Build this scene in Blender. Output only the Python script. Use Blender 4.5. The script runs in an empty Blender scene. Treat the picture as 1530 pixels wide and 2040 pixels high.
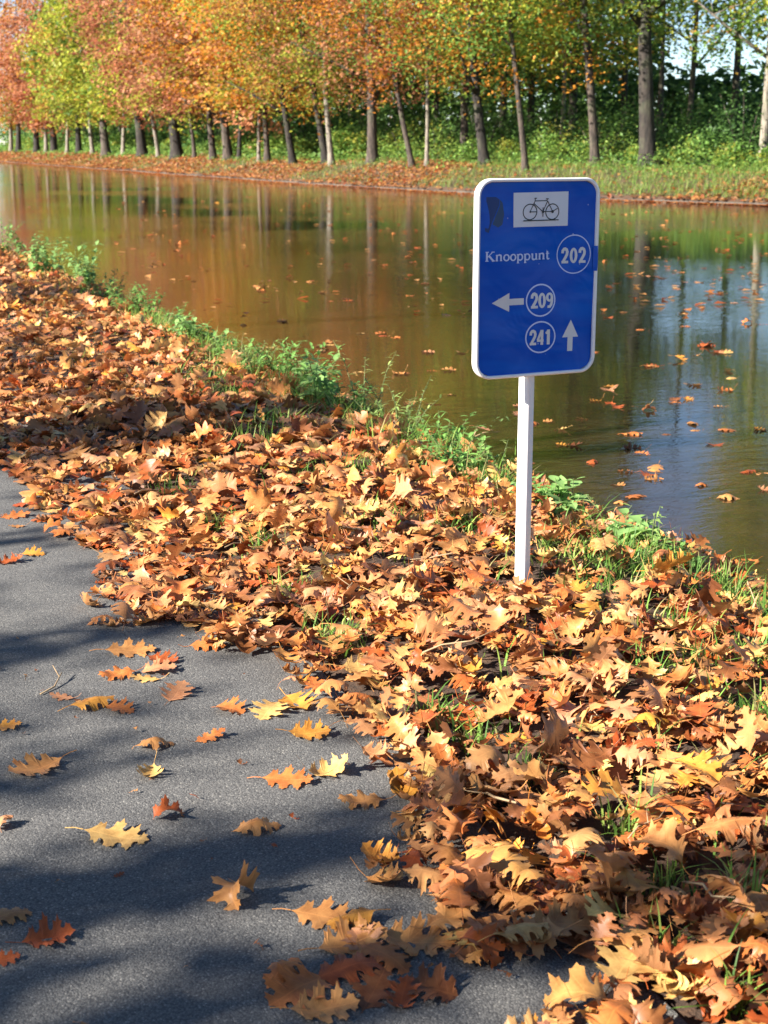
import bpy, math
import numpy as np
from mathutils import Vector, Matrix
rng = np.random.default_rng(7)
R = math.radians
C = bpy.context.scene
COL = C.collection

# ------------------------------------------------------------------ camera
H = 1.4
PITCH, YAW, FPX = 0.23995, 0.3748, 3000.0      # rad down, rad clockwise from the canal axis, focal length in photo pixels
cam_d = bpy.data.cameras.new('camera')
cam = bpy.data.objects.new('camera', cam_d); COL.objects.link(cam)
cam.location = (0, 0, H)
cam.rotation_euler = (math.pi / 2 - PITCH, 0, -YAW)
cam_d.sensor_fit = 'VERTICAL'; cam_d.sensor_height = 24.0
cam_d.lens = 24.0 * FPX / 2040.0
cam_d.clip_start = 0.05; cam_d.clip_end = 4000
cam_d.dof.use_dof = True; cam_d.dof.focus_distance = 4.3; cam_d.dof.aperture_fstop = 5.6
C.camera = cam

# ------------------------------------------------------------------ light
SUN_EL = R(30.0)
SUN_DIR = math.radians(3.5)                      # light travels along +x turned this much towards +y
w = bpy.data.worlds.new('World'); C.world = w; w.use_nodes = True
nt = w.node_tree; nt.nodes.clear()
sky = nt.nodes.new('ShaderNodeTexSky'); sky.sky_type = 'NISHITA'; sky.sun_disc = False
sky.sun_elevation = SUN_EL
sky.sun_rotation = math.atan2(-math.cos(SUN_DIR), -math.sin(SUN_DIR))   # the sun stands at -x
sky.altitude = 2500; sky.air_density = 1.0; sky.dust_density = 0.0; sky.ozone_density = 2.0
bg = nt.nodes.new('ShaderNodeBackground'); bg.inputs['Strength'].default_value = 0.05
out = nt.nodes.new('ShaderNodeOutputWorld')
nt.links.new(sky.outputs[0], bg.inputs[0]); nt.links.new(bg.outputs[0], out.inputs[0])
sun_d = bpy.data.lights.new('sun', 'SUN'); sun_d.energy = 5.0; sun_d.angle = R(0.53); sun_d.color = (1.0, 0.945, 0.87)
sun = bpy.data.objects.new('sun', sun_d); COL.objects.link(sun)
LDIR = Vector((math.cos(SUN_EL) * math.cos(SUN_DIR), math.cos(SUN_EL) * math.sin(SUN_DIR), -math.sin(SUN_EL)))
sun.rotation_euler = LDIR.to_track_quat('-Z', 'Y').to_euler()
sun.location = (-30, 0, 20)
C.view_settings.view_transform = 'Standard'; C.view_settings.look = 'None'
C.view_settings.exposure = 1.98; C.view_settings.gamma = 1.0; C.view_settings.use_curve_mapping = False

# ------------------------------------------------------------------ materials
def mat(name):
    m = bpy.data.materials.new(name); m.use_nodes = True
    n = m.node_tree; n.nodes.clear()
    o = n.nodes.new('ShaderNodeOutputMaterial'); b = n.nodes.new('ShaderNodeBsdfPrincipled')
    n.links.new(b.outputs[0], o.inputs[0])
    return m, n, b, o
def N(n, t, **k):
    x = n.nodes.new(t)
    for a, v in k.items(): setattr(x, a, v)
    return x
def noise(n, scale, detail=3, rough=0.55, vec=None, dist=0.0):
    x = N(n, 'ShaderNodeTexNoise'); x.inputs['Scale'].default_value = scale; x.inputs['Detail'].default_value = detail
    x.inputs['Roughness'].default_value = rough; x.inputs['Distortion'].default_value = dist
    if vec is not None: n.links.new(vec, x.inputs['Vector'])
    return x.outputs['Fac']
def ramp(n, fac, stops, interp='LINEAR'):
    x = N(n, 'ShaderNodeValToRGB'); e = x.color_ramp.elements; x.color_ramp.interpolation = interp
    while len(e) < len(stops): e.new(0.5)
    for i, (p, c) in enumerate(stops):
        e[i].position = p; e[i].color = (*c, 1) if len(c) == 3 else c
    n.links.new(fac, x.inputs[0]); return x.outputs[0]
def mixc(n, fac, a, b, mode='MIX'):
    x = N(n, 'ShaderNodeMix', data_type='RGBA', blend_type=mode)
    for s, v in ((0, fac), (6, a), (7, b)):
        if isinstance(v, (int, float)): x.inputs[s].default_value = v
        elif isinstance(v, tuple): x.inputs[s].default_value = (*v, 1)
        else: n.links.new(v, x.inputs[s])
    return x.outputs[2]
def math_(n, op, a, b=None):
    x = N(n, 'ShaderNodeMath', operation=op)
    for s, v in ((0, a), (1, b)):
        if v is None: continue
        if isinstance(v, (int, float)): x.inputs[s].default_value = v
        else: n.links.new(v, x.inputs[s])
    return x.outputs[0]
def bump(n, b, h, strength, dist):
    x = N(n, 'ShaderNodeBump'); x.inputs['Strength'].default_value = strength; x.inputs['Distance'].default_value = dist
    n.links.new(h, x.inputs['Height']); n.links.new(x.outputs[0], b.inputs['Normal'])
def objco(n): return N(n, 'ShaderNodeTexCoord').outputs['Object']
def geopos(n): return N(n, 'ShaderNodeNewGeometry').outputs['Position']

def leaf_material(name, source, veins, trans=0.25, rough=0.5, spec=0.35, mott=1.0):
    m, n, b, o = mat(name)
    if source == 'object': c = N(n, 'ShaderNodeObjectInfo').outputs['Color']
    else: c = N(n, 'ShaderNodeAttribute', attribute_name='tint').outputs['Color']
    if veins:
        uv = N(n, 'ShaderNodeUVMap').outputs[0]
        sep = N(n, 'ShaderNodeSeparateXYZ'); n.links.new(uv, sep.inputs[0])
        ay = math_(n, 'ABSOLUTE', sep.outputs[1])
        mid = math_(n, 'LESS_THAN', ay, 0.011)
        s = math_(n, 'SUBTRACT', sep.outputs[0], math_(n, 'MULTIPLY', ay, 0.62))
        fr = math_(n, 'FRACT', math_(n, 'MULTIPLY', s, 6.5))
        side = math_(n, 'LESS_THAN', math_(n, 'ABSOLUTE', math_(n, 'SUBTRACT', fr, 0.5)), 0.045)
        vein = math_(n, 'MAXIMUM', mid, math_(n, 'MULTIPLY', side, 0.55))
        p = geopos(n)
        mo = noise(n, 34, 4, 0.6, p)
        sp = noise(n, 260, 2, 0.6, p)
        c1 = mixc(n, ramp(n, mo, [(0.3, (0, 0, 0)), (0.72, (1, 1, 1))]), mixc(n, 1.0, c, (0.62, 0.50, 0.42), 'MULTIPLY'), mixc(n, 1.0, c, (1.12, 1.1, 1.04), 'MULTIPLY'))
        c1 = mixc(n, ramp(n, sp, [(0.66, (0, 0, 0)), (0.76, (0.45, 0.45, 0.45))]), c1, (0.10, 0.045, 0.02))
        c2 = mixc(n, math_(n, 'MULTIPLY', vein, 0.5), c1, mixc(n, 1.0, c, (1.25, 1.1, 0.95), 'MULTIPLY'))
        bf = N(n, 'ShaderNodeNewGeometry').outputs['Backfacing']
        c = mixc(n, math_(n, 'MULTIPLY', bf, 0.4), c2, (0.47, 0.235, 0.10))
        hb = math_(n, 'SUBTRACT', math_(n, 'MULTIPLY', mo, 0.5), vein)
        bump(n, b, hb, 0.5, 0.0015)
    n.links.new(c, b.inputs['Base Color'])
    b.inputs['Roughness'].default_value = rough
    b.inputs['Specular IOR Level'].default_value = spec
    t = N(n, 'ShaderNodeBsdfTranslucent'); n.links.new(c, t.inputs[0])
    mx = N(n, 'ShaderNodeMixShader'); mx.inputs[0].default_value = trans
    n.links.new(b.outputs[0], mx.inputs[1]); n.links.new(t.outputs[0], mx.inputs[2]); n.links.new(mx.outputs[0], o.inputs[0])
    return m
M_LEAF_OBJ = leaf_material('dry_leaf', 'object', True, 0.16, 0.45, 0.3)
M_LEAF = leaf_material('dry_leaf_litter', 'tint', True, 0.16, 0.45, 0.3)
M_CROWN = leaf_material('crown_leaf', 'tint', False, 0.54, 0.5, 0.3)
M_GREEN = leaf_material('green_leaf', 'tint', False, 0.38, 0.5, 0.22)

def m_asphalt():
    m, n, b, o = mat('asphalt')
    p = geopos(n)
    v = N(n, 'ShaderNodeTexVoronoi'); v.inputs['Scale'].default_value = 250; n.links.new(p, v.inputs['Vector'])
    rnd = N(n, 'ShaderNodeSeparateColor'); n.links.new(v.outputs['Color'], rnd.inputs[0])
    big = noise(n, 1.3, 5, 0.6, p)
    fine = noise(n, 420, 2, 0.6, p)
    c = ramp(n, rnd.outputs[0], [(0.0, (0.090, 0.087, 0.081)), (0.5, (0.116, 0.111, 0.102)), (0.9, (0.140, 0.134, 0.123)), (1.0, (0.26, 0.245, 0.215))])
    gap = ramp(n, v.outputs['Distance'], [(0.35, (1, 1, 1)), (0.75, (0.45, 0.45, 0.46))])
    c = mixc(n, 1.0, c, gap, 'MULTIPLY')
    c = mixc(n, 1.0, c, ramp(n, big, [(0.3, (0.82, 0.82, 0.83)), (0.7, (1.12, 1.11, 1.08))]), 'MULTIPLY')
    n.links.new(c, b.inputs['Base Color']); b.inputs['Roughness'].default_value = 0.8
    h = math_(n, 'ADD', math_(n, 'MULTIPLY', v.outputs['Distance'], -1.0), math_(n, 'MULTIPLY', fine, 0.5))
    bump(n, b, h, 0.6, 0.0022)
    return m
def m_simple(name, stops, scale, rough=0.9, bs=0.6, bd=0.02, detail=6):
    m, n, b, o = mat(name); p = geopos(n)
    f = noise(n, scale, detail, 0.65, p)
    n.links.new(ramp(n, f, stops), b.inputs['Base Color']); b.inputs['Roughness'].default_value = rough
    bump(n, b, f, bs, bd); return m
M_ASPH = m_asphalt()
M_SOIL = m_simple('soil', [(0.3, (0.022, 0.012, 0.007)), (0.5, (0.05, 0.026, 0.013)), (0.7, (0.10, 0.05, 0.022))], 28, 0.95, 0.8, 0.02)
M_STONE = m_simple('kerb_stone', [(0.3, (0.05, 0.04, 0.03)), (0.7, (0.15, 0.13, 0.10))], 7, 0.85, 0.4, 0.02)
def m_bark(name, dark, light, lichen=0.0):
    m, n, b, o = mat(name); p = objco(n)
    mp = N(n, 'ShaderNodeMapping'); mp.inputs['Scale'].default_value = (9, 9, 1.6); n.links.new(p, mp.inputs[0])
    f = noise(n, 1.6, 6, 0.7, mp.outputs[0])
    c = ramp(n, f, [(0.38, dark), (0.58, light)])
    g = noise(n, 1.1, 3, 0.6, p)
    c = mixc(n, ramp(n, g, [(0.5, (0, 0, 0)), (0.7, (lichen, lichen, lichen))]), c, (0.11, 0.13, 0.06))
    n.links.new(c, b.inputs['Base Color']); b.inputs['Roughness'].default_value = 0.9
    bump(n, b, f, 0.9, 0.05); return m
M_BARK_D = m_bark('bark_dark', (0.009, 0.007, 0.0055), (0.036, 0.027, 0.020), 0.4)
M_BARK_M = m_bark('bark_brown', (0.018, 0.013, 0.010), (0.085, 0.062, 0.046), 0.5)
M_BARK_L = m_bark('bark_pale', (0.07, 0.058, 0.045), (0.26, 0.22, 0.17), 0.7)

def m_water():
    m, n, b, o = mat('canal_water')
    p = geopos(n)
    mp = N(n, 'ShaderNodeMapping'); mp.inputs['Rotation'].default_value = (0, 0, -YAW * -1.0); mp.inputs['Scale'].default_value = (1.0, 2.3, 1.0)
    n.links.new(p, mp.inputs[0])
    a = noise(n, 5.0, 3, 0.55, mp.outputs[0], 0.4)
    c = noise(n, 0.6, 2, 0.5, p)
    patch = ramp(n, noise(n, 0.16, 2, 0.5, p), [(0.40, (0.25, 0.25, 0.25)), (0.62, (1, 1, 1))])
    h = math_(n, 'ADD', math_(n, 'MULTIPLY', math_(n, 'MULTIPLY', a, 0.5), patch), math_(n, 'MULTIPLY', c, 0.18))
    bump(n, b, h, 0.17, 0.05)
    bot = noise(n, 2.2, 5, 0.7, p)
    sx_ = N(n, 'ShaderNodeSeparateXYZ'); n.links.new(p, sx_.inputs[0])
    deep = N(n, 'ShaderNodeMapRange'); deep.inputs[1].default_value = 3.4; deep.inputs[2].default_value = 6.5; n.links.new(sx_.outputs[0], deep.inputs[0])
    shallow = ramp(n, bot, [(0.3, (0.013, 0.009, 0.004)), (0.7, (0.042, 0.024, 0.010))])
    n.links.new(mixc(n, deep.outputs[0], shallow, (0.0085, 0.0085, 0.0045)), b.inputs['Base Color'])
    b.inputs['Roughness'].default_value = 0.03; b.inputs['IOR'].default_value = 1.333
    b.inputs['Specular IOR Level'].default_value = 0.5
    return m
M_WATER = m_water()

def m_paint(name, col, rough, coat=0.0, metal=0.0, dirt=0.0, dirtcol=(0.2, 0.2, 0.16), buckle=0.0, sheen_and_flecks=0.0):
    m, n, b, o = mat(name); p = objco(n)
    c = N(n, 'ShaderNodeRGB').outputs[0]; n.nodes[-1].outputs[0].default_value = (*col, 1)
    if dirt:
        f = noise(n, 14, 6, 0.7, p)
        c = mixc(n, ramp(n, f, [(0.48, (0, 0, 0)), (0.8, (dirt, dirt, dirt))]), c, dirtcol)
    if sheen_and_flecks:
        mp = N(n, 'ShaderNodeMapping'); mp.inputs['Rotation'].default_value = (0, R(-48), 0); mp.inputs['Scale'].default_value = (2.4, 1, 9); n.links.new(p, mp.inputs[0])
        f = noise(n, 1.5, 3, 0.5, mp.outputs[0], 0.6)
        c = mixc(n, ramp(n, f, [(0.42, (0, 0, 0)), (0.70, (0.8, 0.8, 0.8))]), c, (0.001, 0.105, 0.52))  # slanting paler streaks put into the blue, standing in for sheen
        v = N(n, 'ShaderNodeTexVoronoi'); v.inputs['Scale'].default_value = 42; n.links.new(p, v.inputs['Vector'])
        s = N(n, 'ShaderNodeSeparateColor'); n.links.new(v.outputs['Color'], s.inputs[0])
        k = math_(n, 'MULTIPLY', math_(n, 'LESS_THAN', v.outputs['Distance'], 0.10), math_(n, 'GREATER_THAN', s.outputs[0], 0.80))
        c = mixc(n, math_(n, 'MULTIPLY', k, sheen_and_flecks), c, (0.45, 0.5, 0.6))
    n.links.new(c, b.inputs['Base Color'])
    b.inputs['Roughness'].default_value = rough; b.inputs['Metallic'].default_value = metal
    b.inputs['Specular IOR Level'].default_value = 0.22 if buckle > 0.3 else 0.5
    b.inputs['Coat Weight'].default_value = coat; b.inputs['Coat Roughness'].default_value = 0.12
    if buckle:
        x = noise(n, 5.5, 2, 0.5, p, 1.2); y = noise(n, 240, 2, 0.5, p)
        bump(n, b, math_(n, 'ADD', x, math_(n, 'MULTIPLY', y, 0.012)), buckle, 0.02)
    return m
M_WHITE = m_paint('white_paint', (0.80, 0.79, 0.77), 0.35, 0.2, 0, 0.25, (0.45, 0.42, 0.36))
M_BLUE = m_paint('blue_film', (0.0002, 0.066, 0.43), 0.28, 0.03, 0, 0.0, buckle=0.35, sheen_and_flecks=0.6)
M_DARKBLUE = m_paint('old_glue_mark', (0.006, 0.03, 0.14), 0.5, 0.0, 0, 0.8, (0.035, 0.045, 0.06))
M_OLIVE = m_paint('glue_stain', (0.02, 0.055, 0.13), 0.5, 0.0, 0, 0.7, (0.008, 0.03, 0.13))
M_PLATE = m_paint('white_film', (0.66, 0.67, 0.70), 0.35, 0.1, 0, 0.15, (0.5, 0.5, 0.5), buckle=0.08)
M_SILVER = m_paint('silver_film', (0.62, 0.62, 0.62), 0.4, 0.2, 0.1, 0.3, (0.42, 0.42, 0.42), buckle=0.2)
M_PALEBLUE = m_paint('printed_line', (0.50, 0.58, 0.82), 0.35, 0.1)
M_BLACK = m_paint('black_print', (0.012, 0.012, 0.014), 0.4)
M_TWIG = m_simple('dry_stem', [(0.3, (0.20, 0.12, 0.06)), (0.7, (0.42, 0.30, 0.16))], 30, 0.8, 0.2, 0.002)
M_STEM = m_simple('green_stem', [(0.3, (0.06, 0.08, 0.02)), (0.7, (0.14, 0.17, 0.05))], 30, 0.7, 0.2, 0.002)

# ------------------------------------------------------------------ mesh helpers
def tag(o, label=None, cat=None, group=None, kind=None):
    if label: o['label'] = label
    if cat: o['category'] = cat
    if group: o['group'] = group
    if kind: o['kind'] = kind
    return o
def link(name, me, parent=None, m=None):
    if m is not None and len(me.materials) == 0: me.materials.append(m)
    o = bpy.data.objects.new(name, me); COL.objects.link(o)
    if parent is not None: o.parent = parent
    return o
def empty(name, loc, rz=0.0):
    o = bpy.data.objects.new(name, None); COL.objects.link(o); o.location = loc; o.rotation_euler = (0, 0, rz)
    o.empty_display_size = 0.1; return o
def mesh_np(name, V, F, tint=None, UV=None, smooth=True):
    """V (n,3), F (m,k) with k fixed; tint (n,3) per vertex; UV (n,2) per vertex"""
    V = np.asarray(V, np.float32); F = np.asarray(F, np.int32); k = F.shape[1]
    me = bpy.data.meshes.new(name)
    me.vertices.add(len(V)); me.vertices.foreach_set('co', V.ravel())
    me.loops.add(F.size); me.loops.foreach_set('vertex_index', F.ravel())
    me.polygons.add(len(F)); me.polygons.foreach_set('loop_start', np.arange(0, F.size, k, dtype=np.int32))
    me.polygons.foreach_set('loop_total', np.full(len(F), k, np.int32))
    me.polygons.foreach_set('use_smooth', np.full(len(F), smooth, bool))
    if UV is not None:
        l = me.uv_layers.new(name='UVMap'); l.data.foreach_set('uv', np.asarray(UV, np.float32)[F.ravel()].ravel())
    if tint is not None:
        a = me.attributes.new('tint', 'FLOAT_COLOR', 'POINT')
        t = np.ones((len(V), 4), np.float32); t[:, :3] = tint; a.data.foreach_set('color', t.ravel())
    me.update(calc_edges=True); return me
class MB:
    def __init__(s): s.v = []; s.f = []
    def add(s, v, f):
        k = len(s.v); s.v += [tuple(x) for x in v]; s.f += [tuple(i + k for i in q) for q in f]; return s
    def box(s, x0, x1, y0, y1, z0, z1):
        v = [(x, y, z) for z in (z0, z1) for y in (y0, y1) for x in (x0, x1)]
        return s.add(v, [(0, 2, 3, 1), (4, 5, 7, 6), (0, 1, 5, 4), (2, 6, 7, 3), (0, 4, 6, 2), (1, 3, 7, 5)])
    def tube(s, pts, rad, seg=8, cap=True):
        P = [Vector(p) for p in pts]; base = len(s.v); n = len(P)
        for i, p in enumerate(P):
            d = (P[min(i + 1, n - 1)] - P[max(i - 1, 0)]).normalized()
            a = d.cross(Vector((0.13, 1, 0.07))); a = a.normalized() if a.length > 1e-4 else d.orthogonal().normalized()
            b = d.cross(a)
            for j in range(seg):
                t = 2 * math.pi * j / seg
                s.v.append(tuple(p + (a * math.cos(t) + b * math.sin(t)) * rad[i]))
        for i in range(n - 1):
            for j in range(seg):
                k = (j + 1) % seg
                s.f.append((base + i * seg + j, base + i * seg + k, base + (i + 1) * seg + k, base + (i + 1) * seg + j))
        if cap:
            s.f.append(tuple(base + j for j in reversed(range(seg)))); s.f.append(tuple(base + (n - 1) * seg + j for j in range(seg)))
        return s
    def build(s, name, m, parent=None, smooth=False):
        me = bpy.data.meshes.new(name); me.from_pydata(s.v, [], s.f); me.update()
        if smooth: me.polygons.foreach_set('use_smooth', [True] * len(me.polygons))
        return link(name, me, parent, m)

# ------------------------------------------------------------------ terrain
FAR_V = np.array([-400, 0, 20, 36, 42, 48, 55, 62, 80, 125, 200, 900], float)
FAR_U = np.array([34, 31, 28.4, 25.7, 23.7, 22.5, 21.7, 21.2, 20.8, 20.2, 20.0, 20.0], float)
def ufar(v): return np.interp(v, FAR_V, FAR_U)
WATER = -0.30
NEAR_P = [(-900, -0.3), (-3.2, -0.05), (-2.4, -0.012), (1.28, -0.012), (1.40, 0.005), (1.75, 0.035), (2.35, 0.02), (2.70, -0.03), (2.95, -0.10), (3.25, -0.24), (3.45, -0.36), (4.2, -0.9), (8, -1.6)]
FAR_P = [(-10, -1.6), (-2, -1.2), (-0.05, -0.75), (0.0, -0.75), (0.31, -0.75), (0.33, -0.18), (0.6, -0.13), (1.3, 0.05), (2.2, 0.33), (3.2, 0.55), (4.5, 0.62), (9, 0.66), (16, 0.75), (40, 0.9), (900, 1.0)]
def zg(u, v):
    u = np.asarray(u, float); v = np.asarray(v, float)
    d = u - ufar(v)
    zn = np.interp(u, [p[0] for p in NEAR_P], [p[1] for p in NEAR_P])
    zf = np.interp(d, [p[0] for p in FAR_P], [p[1] for p in FAR_P])
    wob = 0.10 * np.sin(v * 0.31 + 1) * np.sin(v * 0.117) * np.clip((d - 0.4) / 2, 0, 1) * np.clip((9 - d) / 4, 0, 1)
    wob2 = 0.018 * np.sin(v * 2.1 + u * 1.7) * np.sin(v * 0.9 - u) * np.clip((u - 1.5) / 0.4, 0, 1) * np.clip((3.2 - u) / 0.4, 0, 1)
    return np.where(u < 8, zn + wob2, zf + wob)
cp, sp_, cy, sy = math.cos(PITCH), math.sin(PITCH), math.cos(YAW), math.sin(YAW)
def ray(x, y):
    a, b, c = (x - 765) / FPX, 1.0, -(y - 1020) / FPX
    f, z = b * cp + c * sp_, -b * sp_ + c * cp
    return np.array([a * cy + f * sy, -a * sy + f * cy, z])
def ground(x, y, lift=0.0):
    """the point of the ground that the photo shows at pixel (x, y)"""
    r = ray(x, y); t = 1.6
    while t < 400:
        p = r * t
        if p[2] + H < float(zg(p[0], p[1])) + lift: break
        t *= 1.004
    lo, hi = t / 1.004, t
    for _ in range(30):
        t = (lo + hi) / 2; p = r * t
        if p[2] + H < float(zg(p[0], p[1])) + lift: hi = t
        else: lo = t
    p = r * t; return np.array([p[0], p[1], float(zg(p[0], p[1]))])
def at_z(x, y, z):
    r = ray(x, y); t = (z - H) / r[2]; return np.array([r[0] * t, r[1] * t, z])
def project(P):
    P = np.asarray(P, float); X = P[..., 0]; Y = P[..., 1]; Z = P[..., 2] - H
    a = X * cy - Y * sy; f = X * sy + Y * cy
    d = f * cp - Z * sp_; up = f * sp_ + Z * cp
    return 765 + FPX * a / d, 1020 - FPX * up / d, d

def build_ground():
    us_n = sorted(set([p[0] for p in NEAR_P] + [-300, -60, -20, -8, -5, 1.0, 1.55, 1.9, 2.1, 2.5, 2.85, 3.1, 3.35]))
    ds_f = sorted(set([p[0] for p in FAR_P] + [0.9, 1.7, 2.7, 3.8, 6, 12, 100]))
    vs = np.concatenate([np.linspace(-400, -10, 8), np.arange(-8, 30, 0.5), np.arange(30, 80, 1.0), np.arange(80, 240, 4.0), np.linspace(250, 900, 10)])
    V = []
    for v in vs:
        for u in us_n: V.append((u, v, float(zg(u, v))))
        for d in ds_f:
            u = float(ufar(v)) + d
            V.append((u, v, float(np.interp(d, [p[0] for p in FAR_P], [p[1] for p in FAR_P])) if d < 0 else float(zg(u, v))))
    k = len(us_n) + len(ds_f); F = []
    for i in range(len(vs) - 1):
        for j in range(k - 1):
            a = i * k + j; F.append((a, a + 1, a + k + 1, a + k))
    o = link('ground', mesh_np('ground', V, F), None, M_SOIL); tag(o, kind='structure')
    vs2 = np.concatenate([np.linspace(-40, 0, 9), np.arange(1, 60, 1.0), np.linspace(60, 400, 20)])
    V = []; F = []
    for i, v in enumerate(vs2):
        for u in (-2.2, -1.4, -0.5, 0.4, 1.0, 1.27): V.append((u, v, 0.0 if abs(u) < 1.2 else -0.004))
        if i:
            for j in range(5):
                a = (i - 1) * 6 + j; F.append((a, a + 1, a + 7, a + 6))
    o = link('path', mesh_np('path', V, F), None, M_ASPH); tag(o, kind='structure')
    wv = np.concatenate([[-380], np.arange(-20, 140, 5.0), [150, 200, 400, 850]])
    V = []; F = []
    for i, v in enumerate(wv):
        for t in np.linspace(0, 1, 7):
            V.append((3.0 + t * (float(ufar(v)) + 0.2 - 3.0), v, WATER))
        if i:
            for j in range(6):
                a = (i - 1) * 7 + j; F.append((a, a + 1, a + 8, a + 7))
    o = link('water', mesh_np('water', V, F), None, M_WATER); tag(o, kind='structure')
build_ground()

# stone edging of the far bank: a kerb of separate blocks
def build_kerb():
    kerb = empty('stone_kerb', (float(ufar(45)), 45, WATER)); tag(kerb, 'low pale stone edging along the waterline of the far bank', 'kerb')
    mb = MB().box(-0.02, 0.30, -0.985, 0.985, -0.45, 0.0)
    v = 30.0; first = None; i = 0
    while v < 190:
        L = 2.0
        u0, u1 = float(ufar(v)), float(ufar(v + L))
        if first is None:
            first = mb.build('stone', M_STONE, kerb); o = first
        else:
            o = first.copy(); COL.objects.link(o); o.parent = kerb
        o.location = ((u0 + u1) / 2 - kerb.location.x, v + L / 2 - 45, 0.055 + 0.012 * math.sin(i * 2.3))
        o.rotation_euler = (0.004 * math.sin(i * 5.1), 0.02 * math.sin(i * 3.7), -math.atan2(u1 - u0, L))
        v += L; i += 1
build_kerb()

# ------------------------------------------------------------------ oak leaf templates
OAK = dict(
    S=[(.06, .03), (.30, .125), (.555, .125), (.79, .09), (.945, .045)], M=[.17, .40, .63, .82],
    L=[[(.10, .07), (.16, .15), (.175, .225), (.215, .20), (.25, .265), (.278, .20), (.274, .15)],
       [(.342, .145), (.378, .21), (.387, .30), (.44, .285), (.475, .385), (.51, .30), (.555, .30), (.538, .21), (.530, .155)],
       [(.596, .135), (.632, .185), (.65, .255), (.69, .245), (.745, .325), (.76, .24), (.80, .225), (.772, .155), (.768, .115)],
       [(.822, .085), (.848, .115), (.868, .165), (.895, .12), (.935, .125), (.93, .07)]])
OAK_LO = dict(
    S=[(.07, .04), (.315, .12), (.545, .12), (.775, .09), (.93, .045)], M=[.17, .40, .63, .82],
    L=[[(.17, .22), (.25, .25)], [(.38, .28), (.475, .38), (.54, .28)], [(.65, .25), (.745, .32), (.79, .21)], [(.865, .16), (.93, .12)]])
def leaf_flat(kind, D=OAK):
    wf = {'oak': 1.08, 'oak_wide': 1.30, 'oak_slim': 0.84}[kind]
    pts = []; tris = []
    def P(x, y): pts.append((x, y)); return len(pts) - 1
    base = P(0, 0); tip = P(1.0, 0); M = [P(m, 0) for m in D['M']]; nm = len(M)
    jr = np.random.default_rng(len(kind) + 3)
    for s in (1, -1):
        off = 0.0 if s > 0 else 0.018
        j = lambda a, b: P(a + off + jr.normal(0, .006), s * b * wf * (1 + jr.normal(0, .05)))
        S = [j(*q) for q in D['S']]
        def T(a, b, c): tris.append((a, b, c) if s > 0 else (a, c, b))
        T(base, M[0], S[0])
        for i, lb in enumerate(D['L']):
            ring = [S[i]] + [j(*q) for q in lb] + [S[i + 1]]
            for q in range(len(ring) - 1): T(M[i], ring[q + 1], ring[q])
            T(M[i], M[i + 1] if i + 1 < nm else tip, S[i + 1])
    return np.array(pts, float), np.array(tris, int)
def subdivide(p, t):
    p = [tuple(x) for x in p]; cache = {}; out_ = []
    def mid(a, b):
        k = (min(a, b), max(a, b))
        if k not in cache:
            p.append(tuple((np.array(p[a]) + np.array(p[b])) / 2)); cache[k] = len(p) - 1
        return cache[k]
    for a, b, c in t:
        x, y, z = mid(a, b), mid(b, c), mid(c, a)
        out_ += [(a, x, z), (x, b, y), (z, y, c), (x, y, z)]
    return np.array(p), np.array(out_, int)
def make_leaf(kind, kx, ky, fold, wave, seed, sub, stem=True, D=OAK):
    p, t = leaf_flat(kind, D)
    if sub: p, t = subdivide(p, t)
    r = np.random.default_rng(seed)
    x, y = p[:, 0] - 0.45, p[:, 1].copy()
    uv = p.copy()
    kyv = ky * (1 + 0.5 * np.sin(x * 3 + r.random() * 6))
    kyv = np.where(np.abs(kyv) < 0.05, 0.05, kyv)
    th = kyv * np.abs(y)
    yy = np.sign(y) * np.sin(th) / kyv; zz = (1 - np.cos(th)) / kyv + fold * np.abs(y)
    zz += wave * np.sin(11 * x + r.random() * 6) * np.sin(9 * y + r.random() * 6) + wave * 2.2 * np.abs(y) * np.sin(15 * x + r.random() * 6)
    kx = kx if abs(kx) > 0.05 else 0.05
    a = kx * x
    X = np.sin(a) / kx - zz * np.sin(a); Z = (1 - np.cos(a)) / kx + zz * np.cos(a)
    Y = yy + 0.12 * r.normal() * x * x
    V = np.stack([X, Y, Z], 1)
    if stem:
        b0 = V[0]; d = np.array([-math.cos(kx * -0.45), 0, math.sin(kx * 0.45)]) ; n0 = len(V)
        Ls = 0.28; wv = 0.008; up = r.normal() * 0.10
        pts = [b0 + d * Ls * q + np.array([0, 0, up * q * q]) for q in (0, 0.5, 1)]
        sv = []; st = []; suv = []
        for q, pp in enumerate(pts):
            for e in ((0, wv, 0), (0, -wv, 0), (0, 0, wv * 1.4)): sv.append(pp + np.array(e)); suv.append((0.0, 0.0))
        for q in range(2):
            for e in range(3):
                a0, a1 = n0 + q * 3 + e, n0 + q * 3 + (e + 1) % 3
                st += [(a0, a1, a1 + 3), (a0, a1 + 3, a0 + 3)]
        V = np.vstack([V, sv]); t = np.vstack([t, st]); uv = np.vstack([uv, suv])
    V[:, 2] -= np.percentile(V[:, 2], 12)
    return V, t, uv
SHAPES = []
kinds = ['oak', 'oak_wide', 'oak', 'oak_slim', 'oak_wide', 'oak']
for i in range(18):
    kind = kinds[i % 6]
    kx = [0.3, -0.8, 1.2, -1.6, 0.6, 2.2, -0.4, 1.6, -2.4][i % 9]
    ky = [1.0, -2.2, 2.6, 0.4, -3.6, 1.6, 3.8, -1.2, 0.7][(i * 2 + 1) % 9]
    SHAPES.append((kind, kx, ky, rng.uniform(-0.15, 0.4), rng.uniform(0.012, 0.04), 100 + i))
HI = [make_leaf(*s, True) for s in SHAPES]; MID = [make_leaf(*s, False) for s in SHAPES]
LO = [make_leaf(*s, False, False, OAK_LO) for s in SHAPES]
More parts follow.
